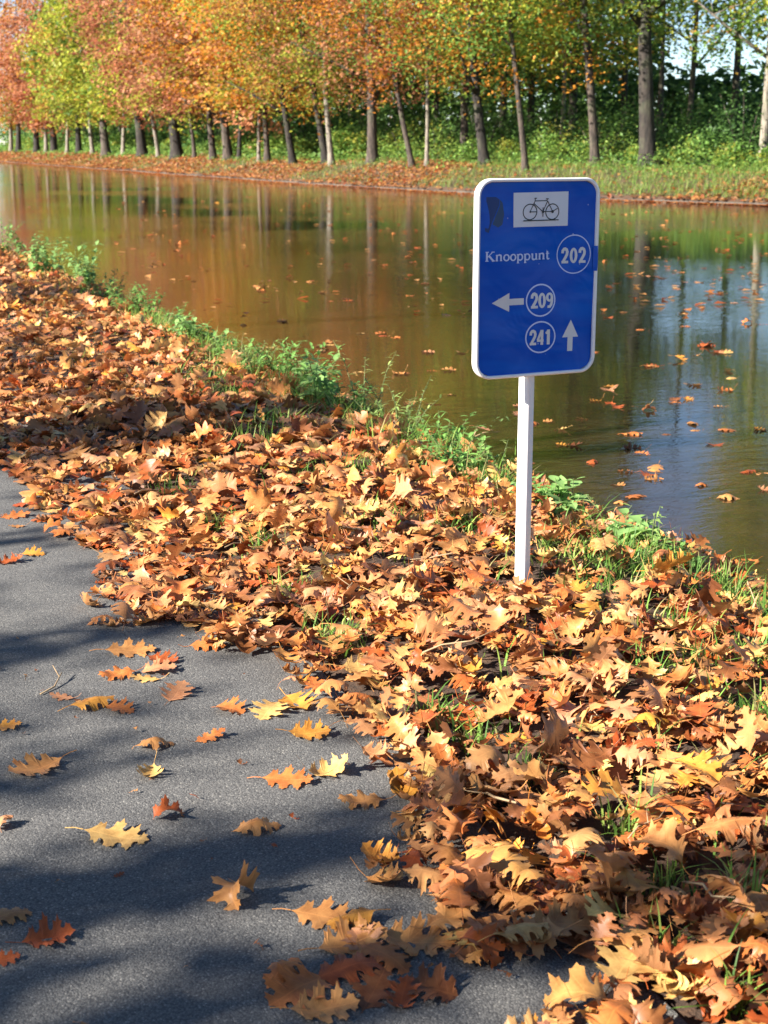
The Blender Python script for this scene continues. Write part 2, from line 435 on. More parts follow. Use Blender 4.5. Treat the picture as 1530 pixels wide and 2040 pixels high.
FLAT = [make_leaf(k, a, b, 0.05, 0.012, 300 + i, True) for i, (k, a, b) in enumerate([('oak', 0.3, 0.5), ('oak_wide', -0.4, 0.8), ('oak_slim', 0.5, -0.5), ('oak', -0.7, -0.9), ('oak_wide', 0.8, 1.2)])]
UPR = [make_leaf('oak', 2.6, 2.2, 0.3, 0.03, 401, True), make_leaf('oak_wide', -2.6, -2.6, 0.2, 0.03, 402, True), make_leaf('oak', -3.2, 1.6, 0.3, 0.03, 403, True)]
def tri_mesh(name, tpl): return mesh_np(name, tpl[0], tpl[1], None, tpl[2])
ME_HI = [tri_mesh('fallen_leaf', t) for t in HI]; ME_FLAT = [tri_mesh('flat_leaf', t) for t in FLAT]; ME_UPR = [tri_mesh('curled_leaf', t) for t in UPR]
for m_ in ME_HI + ME_FLAT + ME_UPR: m_.materials.append(M_LEAF_OBJ)

PAL = {  # albedo of the leaf kinds lying about
    'tan': (0.53, 0.255, 0.085), 'orange': (0.50, 0.175, 0.048), 'rust': (0.34, 0.085, 0.022), 'straw': (0.67, 0.43, 0.15),
    'pinkish tan': (0.52, 0.25, 0.125), 'brown': (0.20, 0.075, 0.026), 'golden': (0.60, 0.28, 0.05)}
PNAME = list(PAL); PW = np.array([0.27, 0.25, 0.15, 0.10, 0.10, 0.08, 0.05])
def rot_mats(rz, tilt, tdir):
    """rotation by rz about z then a tilt of 'tilt' about the horizontal axis at angle tdir"""
    n = len(rz); c, s = np.cos(rz), np.sin(rz); Z = np.zeros((n, 3, 3)); Z[:, 0, 0] = c; Z[:, 0, 1] = -s; Z[:, 1, 0] = s; Z[:, 1, 1] = c; Z[:, 2, 2] = 1
    a = np.stack([np.cos(tdir), np.sin(tdir), 0 * tdir], 1); K = np.zeros((n, 3, 3))
    K[:, 0, 1] = -a[:, 2]; K[:, 0, 2] = a[:, 1]; K[:, 1, 0] = a[:, 2]; K[:, 1, 2] = -a[:, 0]; K[:, 2, 0] = -a[:, 1]; K[:, 2, 1] = a[:, 0]
    T = np.eye(3)[None] + np.sin(tilt)[:, None, None] * K + (1 - np.cos(tilt))[:, None, None] * (K @ K)
    return T @ Z
def scatter_mesh(tpls, which, Rm, scale, pos, tint):
    Vs, Fs, Ts, Us = [], [], [], []; off = 0
    for k, (V, F, U) in enumerate(tpls):
        ix = np.where(which == k)[0]
        if not len(ix): continue
        W = np.einsum('nij,vj->nvi', Rm[ix], V) * scale[ix, None, None] + pos[ix, None, :]
        nv = len(V)
        Vs.append(W.reshape(-1, 3)); Us.append(np.tile(U, (len(ix), 1)))
        Fs.append((F[None] + (np.arange(len(ix)) * nv)[:, None, None] + off).reshape(-1, F.shape[1]))
        Ts.append(np.repeat(tint[ix], nv, 0)); off += nv * len(ix)
    return np.vstack(Vs), np.vstack(Fs), np.vstack(Ts), np.vstack(Us)

# ------------------------------------------------------------------ where the asphalt stays bare (outline of the litter)
BARE = [(-60, 905), (0, 935), (45, 962), (65, 1030), (110, 1075), (198, 1098), (212, 1130), (196, 1160), (222, 1182), (190, 1200), (200, 1252), (330, 1252),
        (400, 1280), (440, 1303), (545, 1308), (572, 1335), (556, 1375), (610, 1405), (655, 1445), (700, 1455), (742, 1503), (735, 1525), (782, 1562), (792, 1625), (782, 1662),
        (757, 1700), (727, 1745), (735, 1795), (790, 1800), (850, 1792), (905, 1800), (880, 1860), (930, 1925), (1010, 1915), (1100, 1908), (1205, 1930), (1185, 1975), (1150, 1980),
        (1190, 2010), (1050, 2045), (1000, 2200), (-300, 2200), (-900, 1400)]
def visible_bare(x, y):
    inside = np.zeros(len(x), bool); n = len(BARE)
    for i in range(n):
        (x0, y0), (x1, y1) = BARE[i], BARE[(i + 1) % n]
        c = ((y0 > y) != (y1 > y))
        with np.errstate(divide='ignore', invalid='ignore'):
            inside ^= c & (x < (x1 - x0) * (y - y0) / (y1 - y0 + 1e-9) + x0)
    return inside
BARE_UV = np.array([at_z(x, min(y, 2200), 0.0)[:2] for x, y in BARE])
def on_bare(u, v):
    x, y, d = project(np.stack([u, v, np.zeros(len(u))], -1))
    return (d > 0.2) & visible_bare(x, y)

# green openings in the litter, where grass comes through: (photo x, y, radius m)
GRASSY = [(350, 985, .14), (440, 1055, .10), (520, 1095, .10), (610, 955, .12), (720, 940, .13), (780, 1045, .10), (870, 1070, .12), (945, 1050, .14), (560, 1185, .08),
          (655, 1275, .10), (690, 1290, .10), (855, 1440, .09), (945, 1480, .10), (1060, 1555, .06), (1100, 1090, .14), (1150, 1130, .20), (1230, 1110, .26), (1320, 1130, .22), (1190, 1190, .14),
          (1260, 1165, .16), (1330, 1250, .10), (1410, 1170, .2), (1470, 1200, .2), (1300, 1350, .07), (1390, 1330, .10), (1470, 1290, .12), (1520, 1240, .14), (1480, 1430, .09), (1520, 1450, .08),
          (1330, 1780, .06), (1470, 1800, .07), (1240, 1660, .06), (1310, 1915, .05), (1455, 2010, .05), (1520, 1330, .1), (820, 880, .18), (980, 980, .2), (900, 930, .2), (500, 880, .16), (540, 850, .18), (450, 790, .2), (400, 760, .2), (1120, 1010, .2)]
GU = np.array([ground(x, y)[:2] for x, y, r in GRASSY]); GR = np.array([r for *_, r in GRASSY])

POST = ground(1040, 1163)
def litter_points():
    L = []
    for v0, v1, dens in ((1.55, 3.0, 560), (3.0, 5.5, 470), (5.5, 9.0, 330), (9.0, 14.0, 210), (14.0, 22.0, 120), (22, 34, 55)):
        n = int((v1 - v0) * 2.9 * dens); u = rng.uniform(0.55, 3.45, n); v = rng.uniform(v0, v1, n); L.append(np.stack([u, v], 1))
    P = np.vstack(L); u, v = P[:, 0], P[:, 1]
    lim = 0.62 + 0.25 * rng.random(len(u)) ** 2 + 0.12 * np.sin(v * 1.7)
    keep = ~on_bare(u, v) & (u > lim)
    edge = np.clip((u - np.where(v < 6.5, 2.9, 2.75)) / 0.5, 0, 1); keep &= rng.random(len(u)) > edge * 0.92
    pd_ = np.hypot(u - POST[0], v - POST[1]); keep &= (pd_ > 0.035) & ((pd_ > 0.13) | (rng.random(len(u)) < .35))
    dg = np.sqrt((u[:, None] - GU[None, :, 0]) ** 2 + (v[:, None] - GU[None, :, 1]) ** 2) / GR[None]
    dm = dg.min(1); keep &= rng.random(len(u)) > np.clip(1.25 - dm, 0, 1) * 0.85
    return P[keep]
LP = litter_points(); nL = len(LP)
layer = rng.random(nL)
thick = 0.045 * np.clip((LP[:, 0] - 0.9) / 0.5, 0.15, 1)
lz = zg(LP[:, 0], LP[:, 1]); lz = np.maximum(lz, np.where(LP[:, 0] < 1.27, 0.0, -9))
thick *= np.clip((np.hypot(LP[:, 0] - POST[0], LP[:, 1] - POST[1]) - .03) / .3, .15, 1)
lpos = np.column_stack([LP, lz + 0.003 + layer * thick])
lscale = np.clip(rng.normal(0.094, 0.027, nL), 0.04, 0.15)
lrz = rng.uniform(0, 2 * math.pi, nL)
ltilt = np.abs(rng.normal(0, 0.33, nL)); up_ = rng.random(nL) < 0.11; ltilt[up_] = rng.uniform(0.7, 1.35, up_.sum())
ltilt *= np.clip((LP[:, 0] - 0.8) / 0.5, 0.35, 1)
lflip = rng.random(nL) < 0.4
ltd = rng.uniform(0, 2 * math.pi, nL)
lR = rot_mats(lrz, ltilt, ltd)
FL = np.diag([1.0, -1.0, -1.0])
lR[lflip] = lR[lflip] @ FL
lpos[:, 2] += lscale * np.sin(ltilt) * 0.30 + np.where(lflip, 0.012, 0)
lcol = rng.choice(len(PNAME), nL, p=PW)
# the lowest leaves are the older, browner ones
old = (layer < 0.35) & (rng.random(nL) < 0.55); lcol[old] = rng.choice([2, 5, 0], old.sum(), p=[0.45, 0.4, 0.15])
ltint = np.array([PAL[k] for k in PNAME])[lcol] * rng.normal(1.0, 0.13, (nL, 1)) * rng.normal(1, 0.05, (nL, 3)); ltint = np.clip(ltint, 0.02, 0.8)
lwhich = rng.integers(0, len(HI), nL)
px, py, pd = project(lpos); lsize = lscale / pd
inview = (px > 10) & (px < 1520) & (py > 300) & (py < 2030)
# the leaves that lie on top and show largest are things of their own
score = np.where(inview & (layer > 0.62), lsize * (0.6 + layer), 0)
# keep them apart, so that each shows
order = np.argsort(-score); chosen = []; cell = {}
N_IND = 236
for i in order:
    if score[i] <= 0 or len(chosen) >= N_IND: break
    r0 = 0.34 * lscale[i]; k = (int(lpos[i, 0] / 0.1), int(lpos[i, 1] / 0.1)); ok = True
    for a in (-1, 0, 1):
        for b in (-1, 0, 1):
            for j in cell.get((k[0] + a, k[1] + b), ()):
                if np.hypot(*(lpos[i, :2] - lpos[j, :2])) < r0 + 0.34 * lscale[j]: ok = False
    if ok: chosen.append(i); cell.setdefault(k, []).append(i)
chosen = np.array(chosen); is_ind = np.zeros(nL, bool); is_ind[chosen] = True
def place(i_col): return i_col
def leaf_object(me, pos, rotm, scale, col, label, group, name='fallen_leaf'):
    o = bpy.data.objects.new(name, me); COL.objects.link(o)
    m4 = Matrix(np.asarray(rotm).tolist()).to_4x4()
    o.matrix_world = Matrix.Translation(Vector([float(x) for x in pos])) @ m4 @ Matrix.Scale(float(scale), 4)
    o.color = (float(col[0]), float(col[1]), float(col[2]), 1)
    tag(o, label, 'leaf', group); return o
def where_litter(x, y):
    if y > 1690: return 'in the thick litter at the lower right' if x > 1080 else 'at the litter edge by the bare asphalt bottom centre'
    if x < 760 and y < 1500: return 'in the litter along the asphalt edge'
    if abs(x - 1040) < 170 and 1080 < y < 1330: return 'in the litter round the signpost foot'
    if x > 1080 and y < 1400: return 'among grass between signpost and water'
    return 'in the deep litter between signpost and asphalt'
POSE = lambda t, fl: 'standing on edge' if t > 0.65 else ('pale underside up' if fl else 'lying flat')
for i in chosen:
    lab = f"{PNAME[lcol[i]]} oak leaf {POSE(ltilt[i], lflip[i])} {where_litter(px[i], py[i])}"
    p = lpos[i].copy(); p[2] += 0.012
    leaf_object(ME_HI[lwhich[i]], p, lR[i], lscale[i] * 1.02, ltint[i], lab, 'dry oak leaves of the roadside litter')
rest = ~is_ind
near = rest & (lpos[:, 1] < 5.2)
far_ = rest & ~near
V1, F1, T1, U1 = scatter_mesh(MID, np.where(near, lwhich, -1), lR, lscale, lpos, ltint)
V2, F2, T2, U2 = scatter_mesh(LO, np.where(far_, lwhich, -1), lR, lscale * 1.1, lpos, ltint)
o = link('leaf_litter', mesh_np('leaf_litter', np.vstack([V1, V2]), np.vstack([F1, F2 + len(V1)]), np.vstack([T1, T2]), np.vstack([U1, U2])), None, M_LEAF)
tag(o, 'thick carpet of dry oak leaves between the asphalt path and the canal', 'leaf litter', kind='stuff')
print('litter', nL, 'individual', len(chosen))

# ------------------------------------------------------------------ single leaves on the asphalt (photo pixel of the centre, length in pixels, heading, shape, colour)
PATH_LEAVES = [
    (28, 1036, 62, 20, 'f0', 'orange', 'orange leaf at the left edge beside the start of the litter'),
    (36, 1056, 36, 190, 'f2', 'tan', 'small tan leaf just below the orange one at the left edge'),
    (16, 1128, 60, 30, 'h2', 'rust', 'dark rust leaf half out of the frame on the left asphalt'),
    (64, 1112, 48, 0, 'f1', 'golden', 'small golden leaf alone on asphalt near the upper path'),
    (122, 1082, 52, 15, 'f3', 'orange', 'orange leaf just off the litter edge on the upper path'),
    (178, 1216, 78, 250, 'u0', 'tan', 'domed rolled-up tan leaf standing at the litter edge'),
    (255, 1308, 104, 10, 'f0', 'tan', 'tan leaf with wavy lobes above the reddish leaf on the path'),
    (322, 1324, 72, 340, 'f4', 'rust', 'reddish rust leaf beside the wavy tan leaf on the path'),
    (312, 1346, 76, 5, 'f1', 'pinkish tan', 'pinkish tan leaf lying below the reddish one'),
    (238, 1357, 76, 200, 'h0', 'orange', 'curled orange leaf left of the group on the path'),
    (292, 1363, 66, 170, 'f2', 'straw', 'pale straw leaf at the lower end of the leaf group'),
    (410, 1298, 76, 0, 'f3', 'orange', 'flat orange leaf pointing at the litter edge'),
    (350, 1395, 82, 75, 'f4', 'pinkish tan', 'broad greyish tan leaf with tip up showing its veins'),
    (455, 1425, 72, 330, 'h1', 'orange', 'cupped orange leaf casting a sharp shadow on asphalt'),
    (126, 1400, 56, 165, 'f2', 'pinkish tan', 'narrow pinkish leaf beside the big golden leaf'),
    (182, 1418, 92, 25, 'h6', 'golden', 'big humped golden leaf on the left of the path'),
    (236, 1424, 66, 340, 'f1', 'orange', 'orange leaf tucked against the big golden leaf'),
    (8, 1459, 68, 10, 'f0', 'golden', 'golden leaf cut by the left edge of the path'),
    (306, 1498, 90, 15, 'h3', 'tan', 'tan leaf with raised lobes mid path'),
    (416, 1482, 72, 35, 'f2', 'orange', 'narrow orange leaf pointing up to the litter'),
    (612, 1473, 90, 0, 'f4', 'golden', 'bright yellow leaf flat on asphalt near the litter'),
    (540, 1426, 92, 250, 'f1', 'straw', 'straw coloured leaf at the tip of the litter tongue'),
    (588, 1410, 96, 300, 'h4', 'golden', 'golden leaf drooping at the tip of the litter tongue'),
    (78, 1541, 118, 215, 'f4', 'tan', 'large tan leaf with stem up on the left of the path'),
    (300, 1553, 72, 260, 'h7', 'straw', 'pale yellow leaf with curled lobes casting a shadow'),
    (568, 1567, 108, 350, 'f0', 'orange', 'wide orange leaf in front of the pale log-like leaf'),
    (652, 1550, 108, 20, 'h5', 'straw', 'long pale rolled leaf reaching out of the litter'),
    (724, 1611, 96, 190, 'h0', 'tan', 'tan leaf with long stem beside the litter'),
    (333, 1640, 76, 20, 'h8', 'rust', 'small twisted rust leaf mid path'),
    (226, 1681, 138, 350, 'f0', 'straw', 'large pale leaf lying flat and whole on the lower path'),
    (508, 1665, 108, 10, 'h3', 'tan', 'brown leaf arched on its lobe tips'),
    (8, 1658, 62, 80, 'u1', 'pinkish tan', 'pale rolled leaf at the left edge of the lower path'),
    (484, 1806, 128, 250, 'u2', 'tan', 'tall curled leaf standing up with its stem in the air'),
    (236, 1757, 26, 40, 'f2', 'rust', 'tiny rust leaf scrap on the shaded path'),
    (14, 1842, 88, 30, 'f3', 'tan', 'tan leaf cut by the left edge in the shade'),
    (92, 1884, 98, 20, 'h4', 'rust', 'rust leaf crumpled in the shade lower left'),
    (6, 1928, 60, 20, 'f0', 'rust', 'dark rust leaf at the left edge below the crumpled one'),
    (640, 1841, 126, 345, 'f0', 'tan', 'big lobed tan leaf leading the bottom leaf cluster'),
    (696, 1896, 136, 20, 'f4', 'tan', 'big light leaf overlapping the middle of the bottom cluster'),
    (600, 1985, 136, 225, 'f1', 'orange', 'big brown-orange leaf at the lower left of the bottom cluster'),
    (688, 1952, 134, 20, 'f3', 'rust', 'brown leaf with deep lobes in the bottom cluster'),
    (742, 1998, 116, 70, 'f0', 'brown', 'shaded brown leaf at the bottom edge of the cluster'),
    (800, 2006, 96, 80, 'h2', 'rust', 'upright rust leaf at the bottom edge'),
    (866, 1990, 110, 160, 'h1', 'brown', 'curled brown leaf at the bottom edge right of the cluster'),
    (563, 1958, 120, 60, 'h3', 'orange', 'orange-brown leaf at the left tip of the bottom cluster'),
    (640, 2026, 130, 10, 'f4', 'tan', 'tan leaf cut by the bottom edge under the cluster'),
    (705, 1852, 96, 200, 'h6', 'golden', 'golden leaf at the top right of the bottom cluster'),
    (762, 1925, 120, 320, 'f3', 'orange', 'orange leaf linking the bottom cluster with the wide tan leaf'),
    (892, 1868, 110, 30, 'h0', 'tan', 'tan leaf curling over the edge above the bare patch'),
    (728, 1898, 90, 120, 'h4', 'pinkish tan', 'pinkish leaf half under the light leaf of the cluster'),
    (822, 1890, 146, 350, 'f4', 'tan', 'wide tan leaf bridging asphalt and litter near the bottom'),
    (966, 1906, 100, 40, 'h6', 'orange', 'rounded orange leaf hanging over the bare asphalt patch'),
    (1110, 1886, 126, 5, 'f1', 'tan', 'tan leaf above the bare asphalt patch at the bottom'),
    (1244, 1965, 156, 60, 'f0', 'straw', 'large straw leaf with spread lobes at the lower right'),
    (1338, 2000, 116, 300, 'f4', 'straw', 'very pale leaf at the bottom edge lower right'),
    (1466, 1900, 126, 40, 'h7', 'golden', 'broad golden leaf at the right edge lower corner'),
    (1172, 1772, 116, 10, 'f3', 'tan', 'olive tan leaf beside the grey-brown leaf in the litter'),
    (1222, 1766, 136, 260, 'f4', 'pinkish tan', 'grey-brown leaf with stem up near the lower right litter'),
    (720, 1352, 106, 0, 'f4', 'straw', 'pale yellow leaf gleaming at the edge of the litter'),
    (600, 1068, 80, 80, 'f1', 'straw', 'pale yellow maple-like leaf standing in the litter left of the signpost'),
    (1230, 1318, 150, 0, 'h1', 'orange', 'large orange leaf lying like a roof right of the signpost'),
    (1082, 1222, 112, 300, 'f0', 'straw', 'sunlit almost white leaf at the foot of the signpost'),
    (1158, 1205, 105, 20, 'f1', 'straw', 'pale leaf just right of the signpost foot')]
for x, y, ln, hd, sh, colr, lab in PATH_LEAVES:
    g = ground(x, y)
    bare = on_bare(np.array([g[0]]), np.array([g[1]]))[0]
    _, _, d = project(g)
    s = ln * d / FPX * (1.12 if y > 1820 else 1.0)
    k = int(sh[1]); me = {'f': ME_FLAT, 'h': ME_HI, 'u': ME_UPR}[sh[0]][k]
    z = max(g[2], 0.0) + (0.003 if bare else 0.062)
    tl = rng.uniform(0.02, 0.14) if sh[0] != 'u' else 0.55
    tdir = rng.uniform(0, 6.28)
    if sh[0] != 'u': tl = rng.uniform(0.06, 0.27); tdir = -YAW + rng.normal(0, .4)
    rm = rot_mats(np.array([R(hd) - YAW]), np.array([tl]), np.array([tdir]))[0]
    src = {'f': FLAT, 'h': HI, 'u': UPR}[sh[0]][k][0]
    z = max(g[2], 0.0) + (0.002 if bare else 0.028) - s * float(np.percentile((src[:-9] @ rm.T)[:, 2], 5 if bare else 12))
    col = np.array(PAL[colr]) * rng.normal(.9, 0.06)
    tagname = lab if 'leaf' in lab else lab + ' leaf'
    leaf_object(me, (g[0], g[1], z), rm, s, col, tagname, 'dry oak leaves lying singly' )

# crumbs of broken leaves on the asphalt
def crumbs():
    n = 420; u = rng.uniform(-1.2, 1.25, n); v = 1.6 + 6 * rng.random(n) ** 1.4; k = rng.random(n) < np.clip((u + .5) / 1.6, .12, 1); u, v = u[k], v[k]; n = len(u)
    w_ = rng.integers(0, len(LO), n); tpl = [(V[:14] * np.array([.8, 1, 1]), F[(F < 14).all(1)], U[:14]) for V, F, U in LO]
    tpl = [(V, F, U) for V, F, U in tpl]
    V, F, T, U = scatter_mesh(tpl, w_, rot_mats(rng.uniform(0, 6.28, n), np.abs(rng.normal(0, .3, n)), rng.uniform(0, 6.28, n)), rng.uniform(.015, .05, n), np.column_stack([u, v, np.full(n, .006)]),
                              np.array([PAL[q] for q in ('brown', 'rust', 'tan')])[rng.integers(0, 3, n)])
    o = link('leaf_crumbs', mesh_np('leaf_crumbs', V, F, T, U), None, M_LEAF); tag(o, 'crumbs of broken dry leaves strewn on the asphalt', 'leaf crumbs', kind='stuff')
crumbs()

# ------------------------------------------------------------------ grass
def blades(P, h, lean, width, tint):
    n = len(P); a = rng.uniform(0, 2 * math.pi, n); d = np.stack([np.cos(a), np.sin(a), 0 * a], 1); s = np.stack([-d[:, 1], d[:, 0], 0 * a], 1)
    rows = []
    for t, wf in ((0, 1), (0.4, 0.85), (0.75, 0.5)):
        c = P + d * (lean * t * t)[:, None] + np.array([0, 0, 1.0]) * (h * (t - 0.25 * t * t * np.clip(lean / h, 0, 1.5)))[:, None]
        rows += [c - s * (width * wf)[:, None], c + s * (width * wf)[:, None]]
    tip = P + d * lean[:, None] + np.array([0, 0, 1.0]) * (h * (1 - 0.25 * np.clip(lean / h, 0, 1.5)))[:, None]
    V = np.stack(rows + [tip], 1)
    F = np.array([(0, 1, 3), (0, 3, 2), (2, 3, 5), (2, 5, 4), (4, 5, 6)])
    VV = V.reshape(-1, 3); FF = (F[None] + (np.arange(n) * 7)[:, None, None]).reshape(-1, 3)
    return VV, FF, np.repeat(tint, 7, 0)
GCOL = np.array([(0.15, 0.28, 0.045), (0.08, 0.17, 0.03), (0.26, 0.34, 0.07), (0.34, 0.30, 0.12)])
def grass_patch(P, hm, dry=0.1, lean=0.6, wd=0.0028):
    n = len(P); h = np.clip(rng.normal(hm, hm * 0.35, n), hm * 0.3, hm * 2)
    pw = np.array([0.42, 0.28, 0.2, 0.1]); pw[3] = dry; pw /= pw.sum()
    t = GCOL[rng.choice(4, n, p=pw)] * rng.normal(1, 0.15, (n, 1))
    return blades(P, h, h * np.abs(rng.normal(lean, 0.4, n)), np.full(n, wd) * rng.uniform(0.7, 1.3, n), np.clip(t, 0.01, 0.6))
def join(parts):
    V, F, T = [], [], []; k = 0
    for v, f, t in parts: V.append(v); F.append(f + k); T.append(t); k += len(v)
    return np.vstack(V), np.vstack(F), np.vstack(T)
parts = []
for (gx, gy, gr) in GRASSY:
    g = ground(gx, gy); n = int(40 + 1500 * gr * gr)
    q = rng.normal(0, gr * 0.45, (n, 2)); u, v = g[0] + q[:, 0], g[1] + q[:, 1]
    parts.append(grass_patch(np.column_stack([u, v, zg(u, v) - 0.005]), 0.075 if gr < 0.15 else 0.095, 0.14, 0.7))
n = 4200; v = 4.2 + 24 * rng.random(n) ** 1.3; u = 2.72 + rng.normal(0, 0.16, n); u += 0.05 * np.sin(v * 3)
parts.append(grass_patch(np.column_stack([u, v, zg(u, v) - 0.01]), 0.10, 0.25, 0.8))
n = 2600; v = 5.5 + 7 * rng.random(n); u = 2.72 + rng.normal(0, .10, n)
parts.append(grass_patch(np.column_stack([u, v, zg(u, v) - 0.01]), 0.15, 0.12, 0.7))
n = 1500; v = 2.0 + 12 * rng.random(n) ** 1.3; u = rng.uniform(1.6, 2.9, n)
parts.append(grass_patch(np.column_stack([u, v, zg(u, v)]), 0.085, 0.35, 0.9))
V, F, T = join(parts); o = link('verge_grass', mesh_np('verge_grass', V, F, T), None, M_GREEN)
tag(o, 'grass blades coming through the leaf litter and fringing the near bank', 'grass', kind='stuff')

# ------------------------------------------------------------------ weeds on the near bank, each a plant
def leaf_blade(L, Wd, fold=0.25, droop=0.25):
    xs = [0, 0.25, 0.55, 0.82, 1.0]; ws = [0.0, 0.85, 1.0, 0.5, 0.0]; V = []; F = []
    for x, w_ in zip(xs, ws):
        z = -droop * x * x * L
        V += [(x * L, 0, z), (x * L, w_ * Wd / 2, z + fold * w_ * Wd / 2), (x * L, -w_ * Wd / 2, z + fold * w_ * Wd / 2)]
    for i in range(4):
        a = i * 3; b = a + 3
        F += [(a, b, b + 1), (a, b + 1, a + 1), (a, a + 2, b + 2), (a, b + 2, b)]
    return np.array(V), np.array(F)
def crest(x, u):
    """point at distance u from the path axis that shows at photo column x"""
    lo, hi = 1.0, 80.0
    for _ in range(50):
        m = (lo + hi) / 2; X = project(np.array([u, m, -0.08]))[0]
        if X > x: lo = m
        else: hi = m
    return np.array([u, m, float(zg(u, m))])
def weed(x, y, hh, nst, kind, label, lift=0.0, dry_stem=False):
    g = crest(x, rng.uniform(2.68, 2.92)); root = empty('weed_plant', tuple(g)); tag(root, label, 'plant', 'weeds along the near bank')
    st = MB(); LV, LF, LT = [], [], []; k = 0
    nst = int(nst * 1.2) if kind != 'stalk' else nst
    for s in range(nst):
        a = rng.uniform(0, 6.28); le = rng.uniform(0.1, 0.55) * hh; h = hh * rng.uniform(0.55, 1.0) if s else hh
        r0 = rng.uniform(0, 0.34) * hh * (1 if nst > 1 else 0)
        q = lambda t: np.array([math.cos(a) * (r0 + le * t * t), math.sin(a) * (r0 + le * t * t), h * (t - 0.12 * t * t) - 0.03 * (1 - t)])
        st.tube([q(t) for t in (0, 0.35, 0.7, 1)], [0.0035, 0.003, 0.0022, 0.001], 5)
        nl = int({'nettle': 9, 'broad': 6, 'willow': 13, 'stalk': 3}[kind] * (0.6 + h / 0.45))
        for i in range(nl):
            t = 0.18 + 0.82 * (i + 0.5) / nl
            for side in ((0, math.pi) if kind != 'willow' else (rng.uniform(0, 6.28),)):
                az = i * 1.57 + side + a; L = {'nettle': 0.055, 'broad': 0.075, 'willow': 0.05, 'stalk': 0.03}[kind] * (1.15 - 0.6 * t) * rng.uniform(0.85, 1.6)
                bv, bf = leaf_blade(L, L * {'nettle': 0.42, 'broad': 0.62, 'willow': 0.24, 'stalk': 0.3}[kind], rng.uniform(0.05, 0.45), rng.uniform(0.0, 0.7))
                Rm = rot_mats(np.array([az]), np.array([rng.normal(-0.25, 0.3)]), np.array([az + math.pi / 2]))[0]
                LV.append(bv @ Rm.T + q(t)); LF.append(bf + k); k += len(bv)
                c = {'nettle': (0.17, 0.32, 0.075), 'broad': (0.24, 0.40, 0.12), 'willow': (0.30, 0.42, 0.12), 'stalk': (0.3, 0.24, 0.1)}[kind]
                LT.append(np.tile(np.clip(np.array(c) * rng.normal(1, 0.18), 0.01, 0.5), (len(bv), 1)))
    st.build('stem', M_TWIG if dry_stem else M_STEM, root, True)
    if LV: link('foliage', mesh_np('foliage', np.vstack(LV), np.vstack(LF), np.vstack(LT)), root, M_GREEN)
    return root
WEEDS = [
    (8, 505, .5, 9, 'nettle', 'dense green weed cut by the left edge of the photo above the bank'), (60, 520, .45, 9, 'broad', 'bushy broad-leaved weed second from the left end of the bank'),
    (105, 535, .42, 9, 'broad', 'pale green weed clump against the brown water on the far left'), (150, 560, .40, 7, 'willow', 'feathery weed between the two left clumps'),
    (178, 565, .48, 7, 'broad', 'tall pale weed with sunlit top on the left bank'), (215, 600, .32, 9, 'nettle', 'low leafy weed behind the shaded strip of litter'),
    (255, 615, .30, 9, 'nettle', 'dark leafy weed where the shadow meets the water'), (295, 628, .26, 8, 'nettle', 'shaded weed poking out over the water'),
    (345, 660, .22, 8, 'nettle', 'low green weed right of the shaded corner'), (385, 672, .22, 9, 'broad', 'fresh green weed mat with round leaves at the water edge'),
    (425, 700, .20, 9, 'broad', 'sunny weed with a tan leaf caught above it'), (470, 735, .20, 9, 'nettle', 'weed in the gap before the tall sprigs'),
    (520, 755, .20, 8, 'willow', 'thin leaved weed at the start of the bright weeds'), (560, 785, .22, 8, 'nettle', 'bright nettle-like weed on the bank'),
    (605, 790, .24, 7, 'nettle', 'bushy weed beside the white-tipped sprig'), (640, 800, .27, 6, 'broad', 'weed with a pale sunlit top leaf left of the tall sprig'),
    (690, 810, .22, 8, 'nettle', 'dense weed under the tall sprig'), (722, 830, .34, 3, 'willow', 'tall arching green sprig reaching over the water'),
    (755, 845, .16, 8, 'willow', 'low feathery weed right of the tall sprig'), (800, 890, .24, 8, 'willow', 'tufted grassy weed halfway to the signpost'),
    (875, 915, .17, 9, 'nettle', 'dark shaded weed left of the dry stem'), (915, 925, .17, 9, 'nettle', 'leafy dark weed at the foot of the dry stem'),
    (975, 955, .16, 8, 'willow', 'sparse weed left of the signpost at the water'),
    (1075, 1000, .13, 5, 'nettle', 'weed just behind the signpost at the water'), (1125, 1020, .15, 5, 'broad', 'weed with silvery broad leaves right of the signpost'),
    (1215, 1065, .16, 4, 'willow', 'thin weed sprig left of the leafy clump near the water'), (1255, 1088, .12, 9, 'broad', 'compact leafy clump overhanging the water right of the sign'),
    (1290, 1085, .18, 3, 'willow', 'slender sprig rising from the leafy clump'), (1345, 1108, .09, 6, 'nettle', 'small weed right of the leafy clump at the edge'),
    (1040, 975, .10, 6, 'broad', 'low weed hidden partly by the signpost')]
for a in WEEDS:
    a = list(a); a[2] *= 1.45 if 480 < a[0] < 1000 else 1.2; weed(*a)
